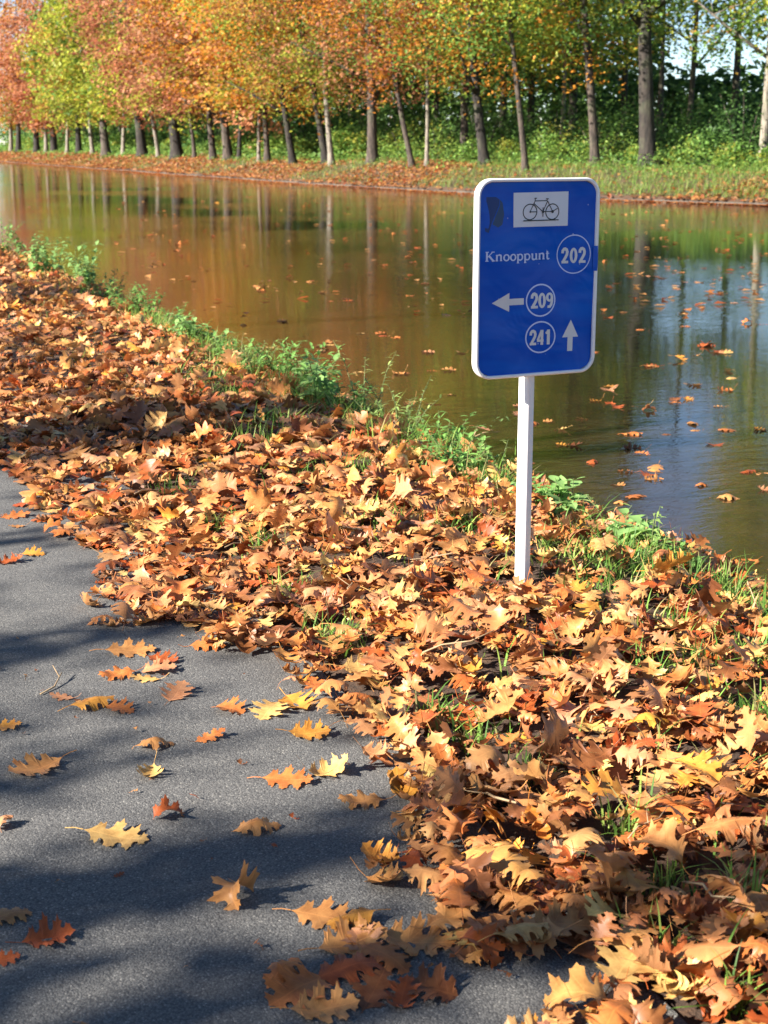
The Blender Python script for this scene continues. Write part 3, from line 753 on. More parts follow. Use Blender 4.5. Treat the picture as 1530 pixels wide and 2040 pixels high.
# the dry stem that carries a caught leaf, and the bent stalk at the right edge
g = ground(928, 925); ds = empty('dry_weed', tuple(g)); tag(ds, 'pale dry stem with side twigs standing by the water left of the signpost', 'plant')
tx = np.array([cy, -sy, 0])
MB().tube([(0, 0, -0.02), tuple(tx * 0.02 + np.array([0, 0, .07])), tuple(tx * 0.035 + np.array([0, 0, .14])), tuple(tx * 0.055 + np.array([0, 0, .185]))], [.004, .0035, .003, .002], 6).build('stem', M_TWIG, ds, True)
MB().tube([tuple(tx * 0.035 + np.array([0, 0, .14])), tuple(tx * 0.09 + np.array([0, 0, .165])), tuple(tx * 0.17 + np.array([0, 0, .168]))], [.0025, .002, .0012], 5).build('twig', M_TWIG, ds, True)
lv, lf, lt = [], [], []; k = 0
for q in range(26):
    t = q / 26; base = tx * (-0.08 + 0.30 * t) + np.array([0, 0, 0.19 - 0.06 * math.sin(t * 5) + rng.normal(0, .012)])
    bv, bf = leaf_blade(0.028, 0.010, 0.2, 0.3); Rm = rot_mats(np.array([rng.uniform(0, 6.28)]), np.array([rng.normal(0, .4)]), np.array([0.]))[0]
    lv.append(bv @ Rm.T + base); lf.append(bf + k); k += len(bv); lt.append(np.tile((0.14, 0.22, 0.07), (len(bv), 1)))
lv, lf, lt = np.vstack(lv), np.vstack(lf), np.vstack(lt)
link('foliage', mesh_np('foliage', lv, lf, lt), ds, M_GREEN)
dp = g + tx * 0.085 + np.array([0, 0, .185]); leaf_object(ME_FLAT[0], dp, rot_mats(np.array([-YAW]), np.array([.25]), np.array([1.2]))[0], 0.10, PAL['pinkish tan'], 'pinkish tan oak leaf caught on top of the dry stem', 'dry oak leaves lying singly')
g = ground(1528, 1252); s2 = empty('straw_plant', tuple(g)); tag(s2, 'single thin straw stalk with a seed tip at the right edge', 'plant')
MB().tube([(0, 0, -0.01), tuple(-tx * .03 + np.array([0, 0, .06])), tuple(-tx * .062 + np.array([0, 0, .135]))], [.0022, .0019, .0014], 5).build('stem', M_TWIG, s2, True)
MB().tube([tuple(-tx * .061 + np.array([0, 0, .132])), tuple(-tx * .064 + np.array([0, 0, .14])), tuple(-tx * .068 + np.array([0, 0, .15]))], [.0015, .0042, .001], 6).build('seed_head', M_TWIG, s2, True)
# twig on the asphalt
g = at_z(104, 1372, 0.0); tw = empty('twig', (g[0], g[1], 0.0)); tag(tw, 'small dead forked twig lying on the asphalt at the left', 'twig')
fw = np.array([sy, cy, 0])
MB().tube([tuple(-tx * .02 - fw * .05 + np.array([0, 0, .004])), tuple(tx * .006 + np.array([0, 0, .006])), tuple(tx * .012 + fw * .07 + np.array([0, 0, .02]))], [.0022, .0024, .0016], 5).build('stick', M_TWIG, tw, True)
MB().tube([tuple(tx * .010 + fw * .05 + np.array([0, 0, .014])), tuple(-tx * .015 + fw * .085 + np.array([0, 0, .035]))], [.0018, .001], 5).build('side_stick', M_TWIG, tw, True)

# thin twigs in the litter
twm = MB().tube([(-.09, 0, 0), (-.03, .012, .006), (.04, -.004, .004), (.10, .010, .012)], [.0022, .0026, .002, .001], 5).add(*(lambda m_: (m_.v, m_.f))(MB().tube([(.0, .002, .005), (.03, .03, .014), (.05, .045, .02)], [.0016, .0012, .0006], 4)))
me_tw = None
for i, (x, y) in enumerate([(905, 1330), (1190, 1480), (700, 1210), (1380, 1560), (480, 1120), (980, 1640), (1290, 1700), (300, 1010), (1120, 1370), (860, 1150), (1400, 1840), (1250, 1260)]):
    g = ground(x, y)
    if me_tw is None: o = twm.build('twig', M_TWIG, None, True); me_tw = o.data
    else: o = bpy.data.objects.new('twig', me_tw); COL.objects.link(o)
    o.location = (g[0], g[1], g[2] + .062); o.rotation_euler = (rng.normal(0, .15), rng.normal(0, .2), rng.uniform(0, 6.28)); k_ = rng.uniform(.6, 1.3); o.scale = (k_, k_, k_)
    tag(o, 'thin dead twig lying on top of the leaf litter', 'twig', 'twigs in the leaf litter')

# ------------------------------------------------------------------ the cycle route sign
PW_, PH_ = 0.430, 0.598                                       # plate incl. frame
base = ground(1040, 1163)
sign = empty('cycle_route_sign', (base[0], base[1], base[2])); tag(sign, 'blue cycle route sign with white frame on a white post in the leaf litter', 'sign')
pst = empty  # (the post is built in sign space)
SR = 26.0                                                       # turned this much from facing the camera
# sign space: x along the plate, y away from the viewer, z up
sign.rotation_euler = (0, 0, -YAW + R(SR))
def rrect(w_, h_, r, seg=8):
    out_ = []
    for cx, cz, a0 in ((w_ / 2 - r, h_ / 2 - r, 0), (-w_ / 2 + r, h_ / 2 - r, 90), (-w_ / 2 + r, -h_ / 2 + r, 180), (w_ / 2 - r, -h_ / 2 + r, 270)):
        for i in range(seg + 1):
            a = R(a0 + 90 * i / seg); out_.append((cx + r * math.cos(a), cz + r * math.sin(a)))
    return out_
# position of the plate centre from the photo
def plate_top_z():
    r = ray(1065, 556); return r
r_ = ray(1073, 555); _, _, dpost = project(base)
PC_t = (dpost - 0.03)
pc_world = np.array([0, 0, H]) + r_ * PC_t
loc = sign.matrix_world if False else Matrix.Translation(sign.location) @ Matrix.Rotation(-YAW + R(SR), 4, 'Z')
inv = loc.inverted(); c0_ = inv @ Vector((0, 0, H)); d0_ = (inv.to_3x3() @ Vector(r_.tolist()))
pc = c0_ + d0_ * ((-0.038 - c0_.y) / d0_.y)
PCX, PCZ = pc.x, pc.z; YF = -0.038                                # the plate's front face stands before the post
print('plate centre', PCX, pc.y, PCZ)
# post: square tube with rounded edges, set at its own angle
pm = MB(); prof = rrect(0.040, 0.040, 0.009, 4); pa = R(30)
ring = lambda z, s=1.0: [((x * math.cos(pa) - y * math.sin(pa)) * s, (x * math.sin(pa) + y * math.cos(pa)) * s, z) for x, y in prof]
n_ = len(prof); zs = [-0.10, 0.0, 0.3, 0.6, PCZ + 0.26]
for i, z in enumerate(zs):
    pm.v += ring(z)
    if i:
        for j in range(n_): pm.f.append(((i - 1) * n_ + j, (i - 1) * n_ + (j + 1) % n_, i * n_ + (j + 1) % n_, i * n_ + j))
pm.f.append(tuple(range(len(zs) * n_ - n_, len(zs) * n_)))
o = pm.build('post', M_WHITE, sign, True)
es = o.modifiers.new('edges', 'EDGE_SPLIT'); es.split_angle = R(40)
for z in (PCZ - 0.17, PCZ + 0.17):
    MB().box(-0.06, 0.06, YF + 0.0275, YF + 0.028 + 0.012, z - 0.015, z + 0.015).build('bracket', M_WHITE, sign)
# frame: a rim round the plate with rounded front edge
def frame():
    mb = MB(); prof_ = [(0.010, 0.026), (0.0, 0.026), (-0.0005, 0.003), (0.001, 0.0008), (0.003, 0.0), (0.0075, 0.0), (0.0092, 0.0012), (0.0100, 0.0035), (0.0100, 0.010)]   # (inset, depth)
    rings = [[(x, d, z) for x, z in rrect(PW_ - 2 * i, PH_ - 2 * i, 0.052 - i, 9)] for i, d in prof_]
    n = len(rings[0])
    for rg in rings: mb.v += [(PCX + x, YF + d, PCZ + z) for x, d, z in rg]
    for i in range(len(rings) - 1):
        for j in range(n): mb.f.append((i * n + j, (i + 1) * n + j, (i + 1) * n + (j + 1) % n, i * n + (j + 1) % n))
    return mb.build('frame', M_WHITE, sign, True)
frame()
# plate: gently buckled sheet, grid cut to the rounded outline
def buckle(x, z):
    return 1.7 * (0.0012 * math.sin(9 * x + 6 * z + 0.5) + 0.0016 * math.sin(14 * x - 11 * z + 2.0) * (0.5 + z) + 0.0010 * math.exp(-((x - 0.10) ** 2 + (z - 0.07) ** 2) / 0.004) * 3 + 0.0009 * math.sin(25 * (x + z * 0.7)))
PY = YF + 0.0085
def plate():
    w2, h2, r = PW_ / 2 - 0.0095, PH_ / 2 - 0.0095, 0.0425; nx, nz = 34, 48; V = []; F = []
    for j in range(nz + 1):
        z = -h2 + 2 * h2 * j / nz
        over = max(0, abs(z) - (h2 - r)); ww = w2 - (r - math.sqrt(max(0, r * r - over * over)))
        for i in range(nx + 1):
            x = -ww + 2 * ww * i / nx; V.append((PCX + x, PY + buckle(x, z), PCZ + z))
    for j in range(nz):
        for i in range(nx):
            a = j * (nx + 1) + i; F.append((a, a + 1, a + nx + 2, a + nx + 1))
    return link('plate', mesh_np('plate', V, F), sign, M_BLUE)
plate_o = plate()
bk = MB(); n_b = rrect(PW_ - 0.004, PH_ - 0.004, 0.05, 9)
bk.add([(PCX + x, YF + 0.0262, PCZ + z) for x, z in n_b], [tuple(range(len(n_b)))]); bk.build('back_sheet', M_PLATE, sign)
# photo pixels on the zoomed sign (4.5 x) -> plate space
def S(X, Y):
    t = (Y - 113) / (1897 - 113); xl = 203 + t * (170 - 203); xr = 1330 + t * (1270 - 1330)
    # the frame's outer left side takes up the first bit of the left edge
    xl += 48; xr -= 6
    s = (X - xl) / (xr - xl); s = s + 0.05 * s * (1 - s)
    yt = 125 + (122 - 100) * s * 0.6 ; yb = 1898 - 22 * s
    tt = (Y - yt) / (yb - yt)
    x = -PW_ / 2 + 0.0035 + s * (PW_ - 0.007); z = PH_ / 2 - 0.003 - tt * (PH_ - 0.006)
    return x, z
class Decal:
    """thin film pieces lying on the plate; every piece gets its own small step"""
    def __init__(s, lift): s.mb = MB(); s.lift = lift
    def pt(s, x, z, l): return (PCX + x, PY + buckle(x, z) - l, PCZ + z)
    def poly(s, pts):                                            # pts in plate space
        k = len(s.mb.v); l = s.lift; s.mb.v += [s.pt(x, z, l) for x, z in pts]; s.mb.f.append(tuple(range(k, k + len(pts)))); s.lift += 0.00012
        return s
    def quad_grid(s, p00, p10, p11, p01, n=6):
        k = len(s.mb.v)
        for j in range(n + 1):
            for i in range(n + 1):
                a, b = i / n, j / n
                x = (p00[0] * (1 - a) + p10[0] * a) * (1 - b) + (p01[0] * (1 - a) + p11[0] * a) * b
                z = (p00[1] * (1 - a) + p10[1] * a) * (1 - b) + (p01[1] * (1 - a) + p11[1] * a) * b
                s.mb.v.append(s.pt(x, z, s.lift))
        for j in range(n):
            for i in range(n):
                a = k + j * (n + 1) + i; s.mb.f.append((a, a + 1, a + n + 2, a + n + 1))
        s.lift += 0.00012; return s
    def stroke(s, pts, wd):
        """polyline of constant or varying half width with mitred joints"""
        P = [Vector(p) for p in pts]; n = len(P); wd = wd if isinstance(wd, (list, tuple)) else [wd] * n; k = len(s.mb.v)
        for i, p in enumerate(P):
            d0 = (P[i] - P[i - 1]).normalized() if i else (P[1] - P[0]).normalized()
            d1 = (P[i + 1] - P[i]).normalized() if i < n - 1 else d0
            t = (d0 + d1); t = t.normalized() if t.length > 1e-6 else d0
            nn = Vector((-t.y, t.x)); c = max(0.5, nn.dot(Vector((-d0.y, d0.x))))
            for sg in (1, -1):
                q = p + nn * (wd[i] / c * sg); s.mb.v.append(s.pt(q.x, q.y, s.lift))
        for i in range(n - 1): s.mb.f.append((k + 2 * i, k + 2 * i + 1, k + 2 * i + 3, k + 2 * i + 2))
        s.lift += 0.00012; return s
    def ring(s, c, rx, rz, wd, a0=0, a1=360, n=40, wz=None):
        k = len(s.mb.v); wz = wd if wz is None else wz
        for i in range(n + 1):
            a = R(a0 + (a1 - a0) * i / n)
            for sg in (1, -1):
                s.mb.v.append(s.pt(c[0] + (rx + sg * wd) * math.cos(a), c[1] + (rz + sg * wz) * math.sin(a), s.lift))
        for i in range(n): s.mb.f.append((k + 2 * i, k + 2 * i + 1, k + 2 * i + 3, k + 2 * i + 2))
        s.lift += 0.00012; return s
    def disc(s, c, r, n=16): return s.poly([(c[0] + r * math.cos(R(360 * i / n)), c[1] + r * math.sin(R(360 * i / n))) for i in range(n)])
    def build(s, name, m, parent=sign): return s.mb.build(name, m, parent)
# old sticker mark at the upper left
Decal(0.0003).poly([S(300, 575), S(330, 590), S(352, 520), S(385, 440), S(425, 350), S(428, 300), S(400, 278), S(318, 276)]).build('sticker_trace', M_DARKBLUE)
Decal(0.0003).poly([S(362, 515), S(410, 545), S(448, 520), S(465, 430), S(455, 330), S(432, 300), S(430, 352), S(392, 440)]).build('sticker_trace', M_OLIVE)
# pictogram plate and bicycle
pict = Decal(0.0006).quad_grid(S(545, 548), S(1033, 548), S(1042, 245), S(548, 245), 8).build('pictogram_plate', M_PLATE)
b = Decal(0.0010); u_ = lambda X, Y: S(X, Y)
def rr(X, Y, rpx): c = S(X, Y); e = S(X + rpx, Y); f = S(X, Y - rpx); return c, abs(e[0] - c[0]), abs(f[1] - c[1])
c, ax, az = rr(690, 417, 60); b.ring(c, ax, az * 1.14, 0.0016); fwc = c
c, ax, az = rr(889, 420, 60); b.ring(c, ax, az * 1.14, 0.0016); rwc = c
L = 0.0013
for pts in ([(690, 415), (733, 320), (733, 298), (745, 298)], [(733, 321), (840, 321)], [(724, 345), (800, 415)], [(845, 322), (803, 415)], [(845, 325), (889, 416)], [(803, 417), (889, 417)],
            [(840, 318), (838, 305)], [(828, 304), (854, 306)], [(690, 416), (745, 417)], [(803, 380), (803, 462)], [(889, 416), (935, 392)], [(724, 298), (746, 297)]):
    b.stroke([u_(*p) for p in pts], L)
b.disc(u_(803, 418), 0.0042); b.disc(u_(889, 419), 0.0045); b.disc(u_(690, 416), 0.0030)
b.stroke([u_(630, 493), u_(945, 493)], 0.0016)
b.build('bicycle_symbol', M_BLACK, pict)
# lettering
def text_word():
    d = Decal(0.0006)
    x0, zb = S(297, 842); x1, _ = S(868, 842); _, zt = S(297, 755)
    cap = zt - zb; xh = cap * 0.66; W_ = x1 - x0; t = cap * 0.105; th = cap * 0.046
    adv = {'K': 1.16, 'n': 0.86, 'o': 0.78, 'p': 0.84, 'u': 0.86, 't': 0.52}
    tot = sum(adv[c_] for c_ in 'Knooppunt'); k = W_ / (tot * cap); x = x0
    for ch in 'Knooppunt':
        a = adv[ch] * cap * k; P = lambda fx, fz: (x + fx * a, zb + fz)
        if ch == 'K':
            d.stroke([P(.2, 0), P(.2, cap)], t); d.stroke([P(.06, th), P(.36, th)], th); d.stroke([P(.06, cap - th), P(.36, cap - th)], th)
            d.stroke([P(.22, cap * .38), P(.74, cap * .97)], th * 1.1); d.stroke([P(.40, cap * .56), P(.84, cap * .02)], [t, t]); d.stroke([P(.62, cap - th), P(.92, cap - th)], th); d.stroke([P(.68, th), P(.98, th)], th)
        elif ch in 'nu':
            if ch == 'n':
                d.stroke([P(.2, 0), P(.2, xh)], t); d.stroke([P(.74, 0), P(.74, xh * .72)], t)
                d.stroke([P(.2, xh * .70), P(.36, xh * .93), P(.54, xh * .97), P(.70, xh * .86), P(.76, xh * .66)], [th, th * 1.3, t * .8, t, t])
                for fx in (.2, .74): d.stroke([P(fx - .16, th), P(fx + .16, th)], th)
                d.stroke([P(.04, xh - th), P(.22, xh - th)], th)
            else:
                d.stroke([P(.22, xh), P(.22, xh * .28)], t); d.stroke([P(.76, xh), P(.76, 0)], t)
                d.stroke([P(.2, xh * .34), P(.27, xh * .12), P(.42, xh * .03), P(.6, xh * .08), P(.78, xh * .32)], [t, t, t * .8, th * 1.3, th])
                for fx in (.18, .72): d.stroke([P(fx - .14, xh - th), P(fx + .06, xh - th)], th)
                d.stroke([P(.74, th), P(.94, th)], th)
        elif ch == 'o':
            d.ring((x + .5 * a, zb + xh / 2), a * .37, xh * .46, t * .95, wz=th * 1.4)
        elif ch == 'p':
            d.stroke([P(.2, -cap * .30), P(.2, xh)], t); d.stroke([P(.04, -cap * .30 + th), P(.38, -cap * .30 + th)], th); d.stroke([P(.03, xh - th), P(.2, xh - th)], th)
            d.ring((x + .50 * a, zb + xh / 2), a * .34, xh * .46, t * .95, -150, 150, wz=th * 1.4)
        elif ch == 't':
            d.stroke([P(.4, xh * 1.3), P(.4, xh * .25)], t); d.stroke([P(.05, xh - th), P(.85, xh - th)], th)
            d.stroke([P(.38, xh * .3), P(.5, xh * .08), P(.68, xh * .04), P(.9, xh * .16)], [t, t * .9, t * .6, th])
        x += a
    d.build('lettering', M_PALEBLUE)
text_word()
def digits(txt, Xa, Xb, Yt, Yb, parent, gap):
    d = Decal(0.0007); n = len(txt); x0, z1 = S(Xa, Yt); x1, z0 = S(Xb, Yb); wa = (x1 - x0) / n; h = z1 - z0
    for i, ch in enumerate(txt):
        a = wa * (1 - gap); xs = x0 + i * wa + wa * gap / 2; P = lambda fx, fz: (xs + fx * a, z0 + fz * h); t = a * 0.175
        if ch == '2':
            d.stroke([P(.16, .66), P(.18, .82), P(.34, .93), P(.52, .945), P(.72, .88), P(.82, .74), P(.78, .58), P(.60, .40), P(.36, .20), P(.22, .06)], [t * 1.05] * 9 + [t * .9])
            d.stroke([P(.03, .085), P(.97, .085)], h * .085)
        elif ch == '0': d.ring((xs + a / 2, z0 + h / 2), a * .34, h * .415, t * 1.05, wz=h * .085)
        elif ch == '9':
            d.ring((xs + a / 2, z0 + h * .69), a * .33, h * .225, t, wz=h * .075)
            d.stroke([P(.83, .70), P(.83, .45), P(.72, .20), P(.52, .075), P(.20, .075)], [t, t, t, t * .9, t * .8])
        elif ch == '4':
            d.stroke([P(.74, 0), P(.74, 1)], t * 1.1); d.stroke([P(.02, .28), P(.98, .28)], h * .08); d.stroke([P(.66, .97), P(.12, .30)], t * .95)
        elif ch == '1':
            d.stroke([P(.62, 0), P(.62, 1)], t * 1.25); d.stroke([P(.58, .93), P(.40, .80), P(.20, .76)], [t, t, t * .8])
    return d.build('number', M_SILVER, parent)
def circle(X, Y, rx, ry, wd):
    c = S(X, Y); e = S(X + rx, Y); f = S(X, Y - ry)
    o = Decal(0.0005).ring(c, abs(e[0] - c[0]), abs(f[1] - c[1]), wd, n=56).build('number_ring', M_PALEBLUE); return o
r1 = circle(1093, 805, 152, 171, 0.0017); digits('202', 978, 1205, 748, 885, r1, 0.16)
r2 = circle(782, 1208, 130, 142, 0.0023); digits('209', 692, 895, 1142, 1278, r2, 0.04)
r3 = circle(776, 1543, 130, 140, 0.0023); digits('241', 680, 868, 1478, 1612, r3, 0.04)
d = Decal(0.0006); d.poly([S(357, 1217), S(505, 1300), S(507, 1130)]); d.stroke([S(503, 1213), S(630, 1211)], 0.0098); d.build('arrow', M_SILVER)
d = Decal(0.0006); d.poly([S(1062, 1398), S(975, 1556), S(1131, 1556)]); d.stroke([S(1053, 1550), S(1046, 1684)], 0.0098); d.build('arrow', M_SILVER)
# the film lifted over the right rim
fl = MB(); zA, zB = S(1285, 960)[1], S(1285, 735)[1]; xs_ = PW_ / 2
V = []
for i in range(9):
    t = i / 8; z = zA + (zB - zA) * t; k = math.sin(math.pi * t) ** 0.6
    for q, (xx, yy) in enumerate(((-0.016, 0.0058), (-0.0095, -0.0012 * k), (-0.003, -0.0018 * k), (-0.0035 + 0.001 * k, 0.0015))): fl.v.append((PCX + xs_ + xx, YF + yy - 0.0006, PCZ + z))
for i in range(8):
    for q in range(3): a = i * 4 + q; fl.f.append((a, a + 1, a + 5, a + 4))
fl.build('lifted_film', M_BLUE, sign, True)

# ------------------------------------------------------------------ trees
def rand_dir(n):
    d = rng.normal(0, 1, (n, 3)); return d / np.linalg.norm(d, axis=1)[:, None]
KITE_V = np.array([(-0.5, 0, 0.0), (0.05, 0.34, 0.10), (0.5, 0, 0.0), (0.05, -0.34, 0.10)]); KITE_F = np.array([(0, 2, 1), (0, 3, 2)])
def leaf_cloud(P, size, tint, flat=0.5, spread=0.5):
    n = len(P); Rm = rot_mats(rng.uniform(0, 6.28, n), np.abs(rng.normal(flat, spread, n)), rng.uniform(0, 6.28, n))
    W = np.einsum('nij,vj->nvi', Rm, KITE_V) * size[:, None, None] + P[:, None, :]
    return W.reshape(-1, 3), (KITE_F[None] + (np.arange(n) * 4)[:, None, None]).reshape(-1, 3), np.repeat(tint, 4, 0)
AUT = {'red': (0.37, 0.125, 0.06), 'salmon': (0.46, 0.205, 0.10), 'orange': (0.55, 0.22, 0.03), 'gold': (0.52, 0.30, 0.06), 'yellowgreen': (0.36, 0.38, 0.05),
       'green': (0.155, 0.265, 0.05), 'deep': (0.055, 0.105, 0.025), 'bluegreen': (0.07, 0.13, 0.045)}
def tree(name, label, base, rad, height, fork, lean, crown_r, crown_c0, palette, nleaf, lsize, bark, group='trees on the far bank', low=None, cat='tree', ncl=None, shape=None, limbs=6, curve=0.0, clump=1.0, cshape=(1, 1, 0.62)):
    """trunk with limbs as one mesh, crown as another. palette: [(colour, weight, low bias)]"""
    root = empty(name, (float(base[0]), float(base[1]), float(base[2]))); tag(root, label, cat, group)
    mb = MB(); lx, ly = lean
    ph = rng.uniform(0, 6.28)
    def axis(t): return np.array([lx * height * t + curve * math.sin(5 * t + ph) + 0.0, ly * height * t + curve * math.cos(4 * t + ph), height * t])
    ts = [0, 0.012, 0.04, 0.1, 0.18, 0.28, 0.4, 0.55, 0.7, 0.85, 0.97]
    rr_ = [1.9, 1.42, 1.14, 1.0, 0.93, 0.84, 0.68, 0.5, 0.34, 0.18, 0.05]
    A0 = axis(0)
    mb.tube([tuple(axis(t) - A0 + (np.array([0, 0, -0.25]) if t == 0 else 0)) for t in ts], [rad * r for r in rr_], 10)
    ends = []
    for i in range(limbs):
        t0 = fork + (0.75 - fork) * (i / max(1, limbs)) ** 1.2; az = i * 2.4 + ph; L_ = crown_r * rng.uniform(0.65, 1.0) * (1.1 - 0.5 * t0)
        p0 = axis(t0) - A0; rise = rng.uniform(0.45, 0.95) * L_
        d_ = np.array([math.cos(az), math.sin(az), 0])
        pts = [p0, p0 + d_ * L_ * .3 + np.array([0, 0, rise * .38]), p0 + d_ * L_ * .65 + np.array([0, 0, rise * .75]) + rng.normal(0, .12, 3), p0 + d_ * L_ + np.array([0, 0, rise])]
        r0 = rad * 0.58 * (1.1 - t0)
        mb.tube([tuple(p) for p in pts], [r0, r0 * .7, r0 * .45, r0 * .12], 6); ends.append((pts, r0))
        for q in range(3):
            s0 = pts[1 + q % 2] * .4 + pts[2] * .6; dd = rand_dir(1)[0] * L_ * .45; dd[2] = abs(dd[2]) * .6 - 0.1
            mb.tube([tuple(s0), tuple(s0 + dd * .5 + np.array([0, 0, .06])), tuple(s0 + dd)], [r0 * .32, r0 * .2, r0 * .05], 5)
    mb.build('trunk', bark, root, True)
    ncl = ncl or 170
    # clumps of leaves: an uneven egg that is emptier inside
    d_ = rand_dir(ncl); rr2 = rng.uniform(0.42, 1.0, ncl) ** 0.6
    c0 = crown_c0; hz = (height * 1.02 - c0) / 2; cz = c0 + hz
    lump = 1 + 0.16 * np.sin(3 * np.arctan2(d_[:, 1], d_[:, 0]) + ph) + 0.1 * np.sin(5 * d_[:, 2] + ph)
    cc = np.column_stack([d_[:, 0] * crown_r * rr2 * lump, d_[:, 1] * crown_r * rr2 * lump, cz + d_[:, 2] * hz * rr2])
    zt = np.clip((cc[:, 2] - c0) / (2 * hz), 0, 1); cc[:, :2] *= (1.06 - 0.5 * zt ** 2)[:, None]
    cc[:, 0] += lx * cc[:, 2]; cc[:, 1] += ly * cc[:, 2]
    if shape is not None: cc = cc[shape(cc + np.array(base)[None])]
    if low is not None: cc = np.vstack([cc, np.array(low)])
    if len(cc) == 0: return root
    per = max(4, nleaf // max(1, ncl)); k = len(cc)
    csz = rng.uniform(0.36, 0.68, k) * crown_r / 4.0 * clump
    q = rng.normal(0, 1, (k, per, 3)) * csz[:, None, None] * np.array(cshape); P = (cc[:, None, :] + q).reshape(-1, 3)
    zc = np.clip((cc[:, 2] - c0) / (2 * hz), 0, 1)
    wts = np.array([[w_ * math.exp(-b_ * z) for (_, w_, b_) in palette] for z in zc]); wts /= wts.sum(1)[:, None]
    ci = np.array([rng.choice(len(palette), p=w_) for w_ in wts]); cols = np.array([AUT[p_[0]] for p_ in palette])
    tint = np.repeat(cols[ci] * rng.normal(1, .22, (k, 1)), per, 0); sw = rng.random(len(P)) < 0.08
    tint[sw] = cols[rng.integers(0, len(palette), sw.sum())]
    tint = np.clip(tint * rng.normal(1, 0.06, (len(P), 1)), 0.01, 0.75)
    V, F, T = leaf_cloud(P, np.clip(rng.normal(lsize, lsize * .25, len(P)), lsize * .5, lsize * 1.8), tint)
    link('crown', mesh_np('crown', V, F, T, smooth=False), root, M_CROWN)
    return root

def far_tree(x, y, wpx, topdx, bark, palette, label, fork=0.33, height=14.8, cr=4.4, c0=1.5, limbs=6, nleaf=17000, low=None, shape=None, curve=0.13):
    g = ground(x, y); _, _, d = project(g)
    rad = wpx * d / FPX / 2
    # topdx: how far (photo pixels per 200 px of height) the trunk leans to the right
    le = topdx / 130.0
    ls = 0.15 if d < 75 else (0.24 if d < 110 else 0.30)
    nl = nleaf if d < 75 else (int(nleaf * .7) if d < 110 else int(nleaf * .5))
    return tree('autumn_tree', label, g, rad, height * rng.uniform(.93, 1.08), fork, (le * cy, -le * sy), cr, c0, palette, nl, ls, bark, limbs=limbs, low=low, shape=shape, curve=curve)
G_ = 'green'; YG = 'yellowgreen'
P_ORY = [('orange', 1, -.4), ('gold', .9, .2), (YG, .5, 1.5)]
P_RED = [('red', .8, 0), ('salmon', 1.3, 0), ('orange', .15, .3)]
P_YG = [(YG, 1.6, 0), (G_, .5, 0), ('gold', .3, 0)]
P_SAL = [('salmon', 1.2, -.3), ('red', .7, -.3), (YG, 1.3, 2.8)]
P_ORG = [('orange', .8, -.5), ('salmon', 1.1, -.5), ('gold', .5, 1.5), (YG, 1.5, 2.6)]
P_GOR = [('gold', .4, 0), ('orange', .7, -.4), ('salmon', .7, -.3), (G_, .9, 1.4), (YG, 2.2, 1.9)]
P_BRN = [('salmon', .8, 0), ('orange', .9, 0), ('red', .35, 0), (G_, .5, .5)]
P_MIX = [(G_, 1.3, .3), (YG, 1.0, 0), ('orange', .5, 1.6), ('gold', .25, 0)]
P_GRN = [(G_, 1.1, 0), (YG, .8, 0), ('bluegreen', .3, 0), ('gold', .25, 0)]
D_, M_, L_ = M_BARK_D, M_BARK_M, M_BARK_L
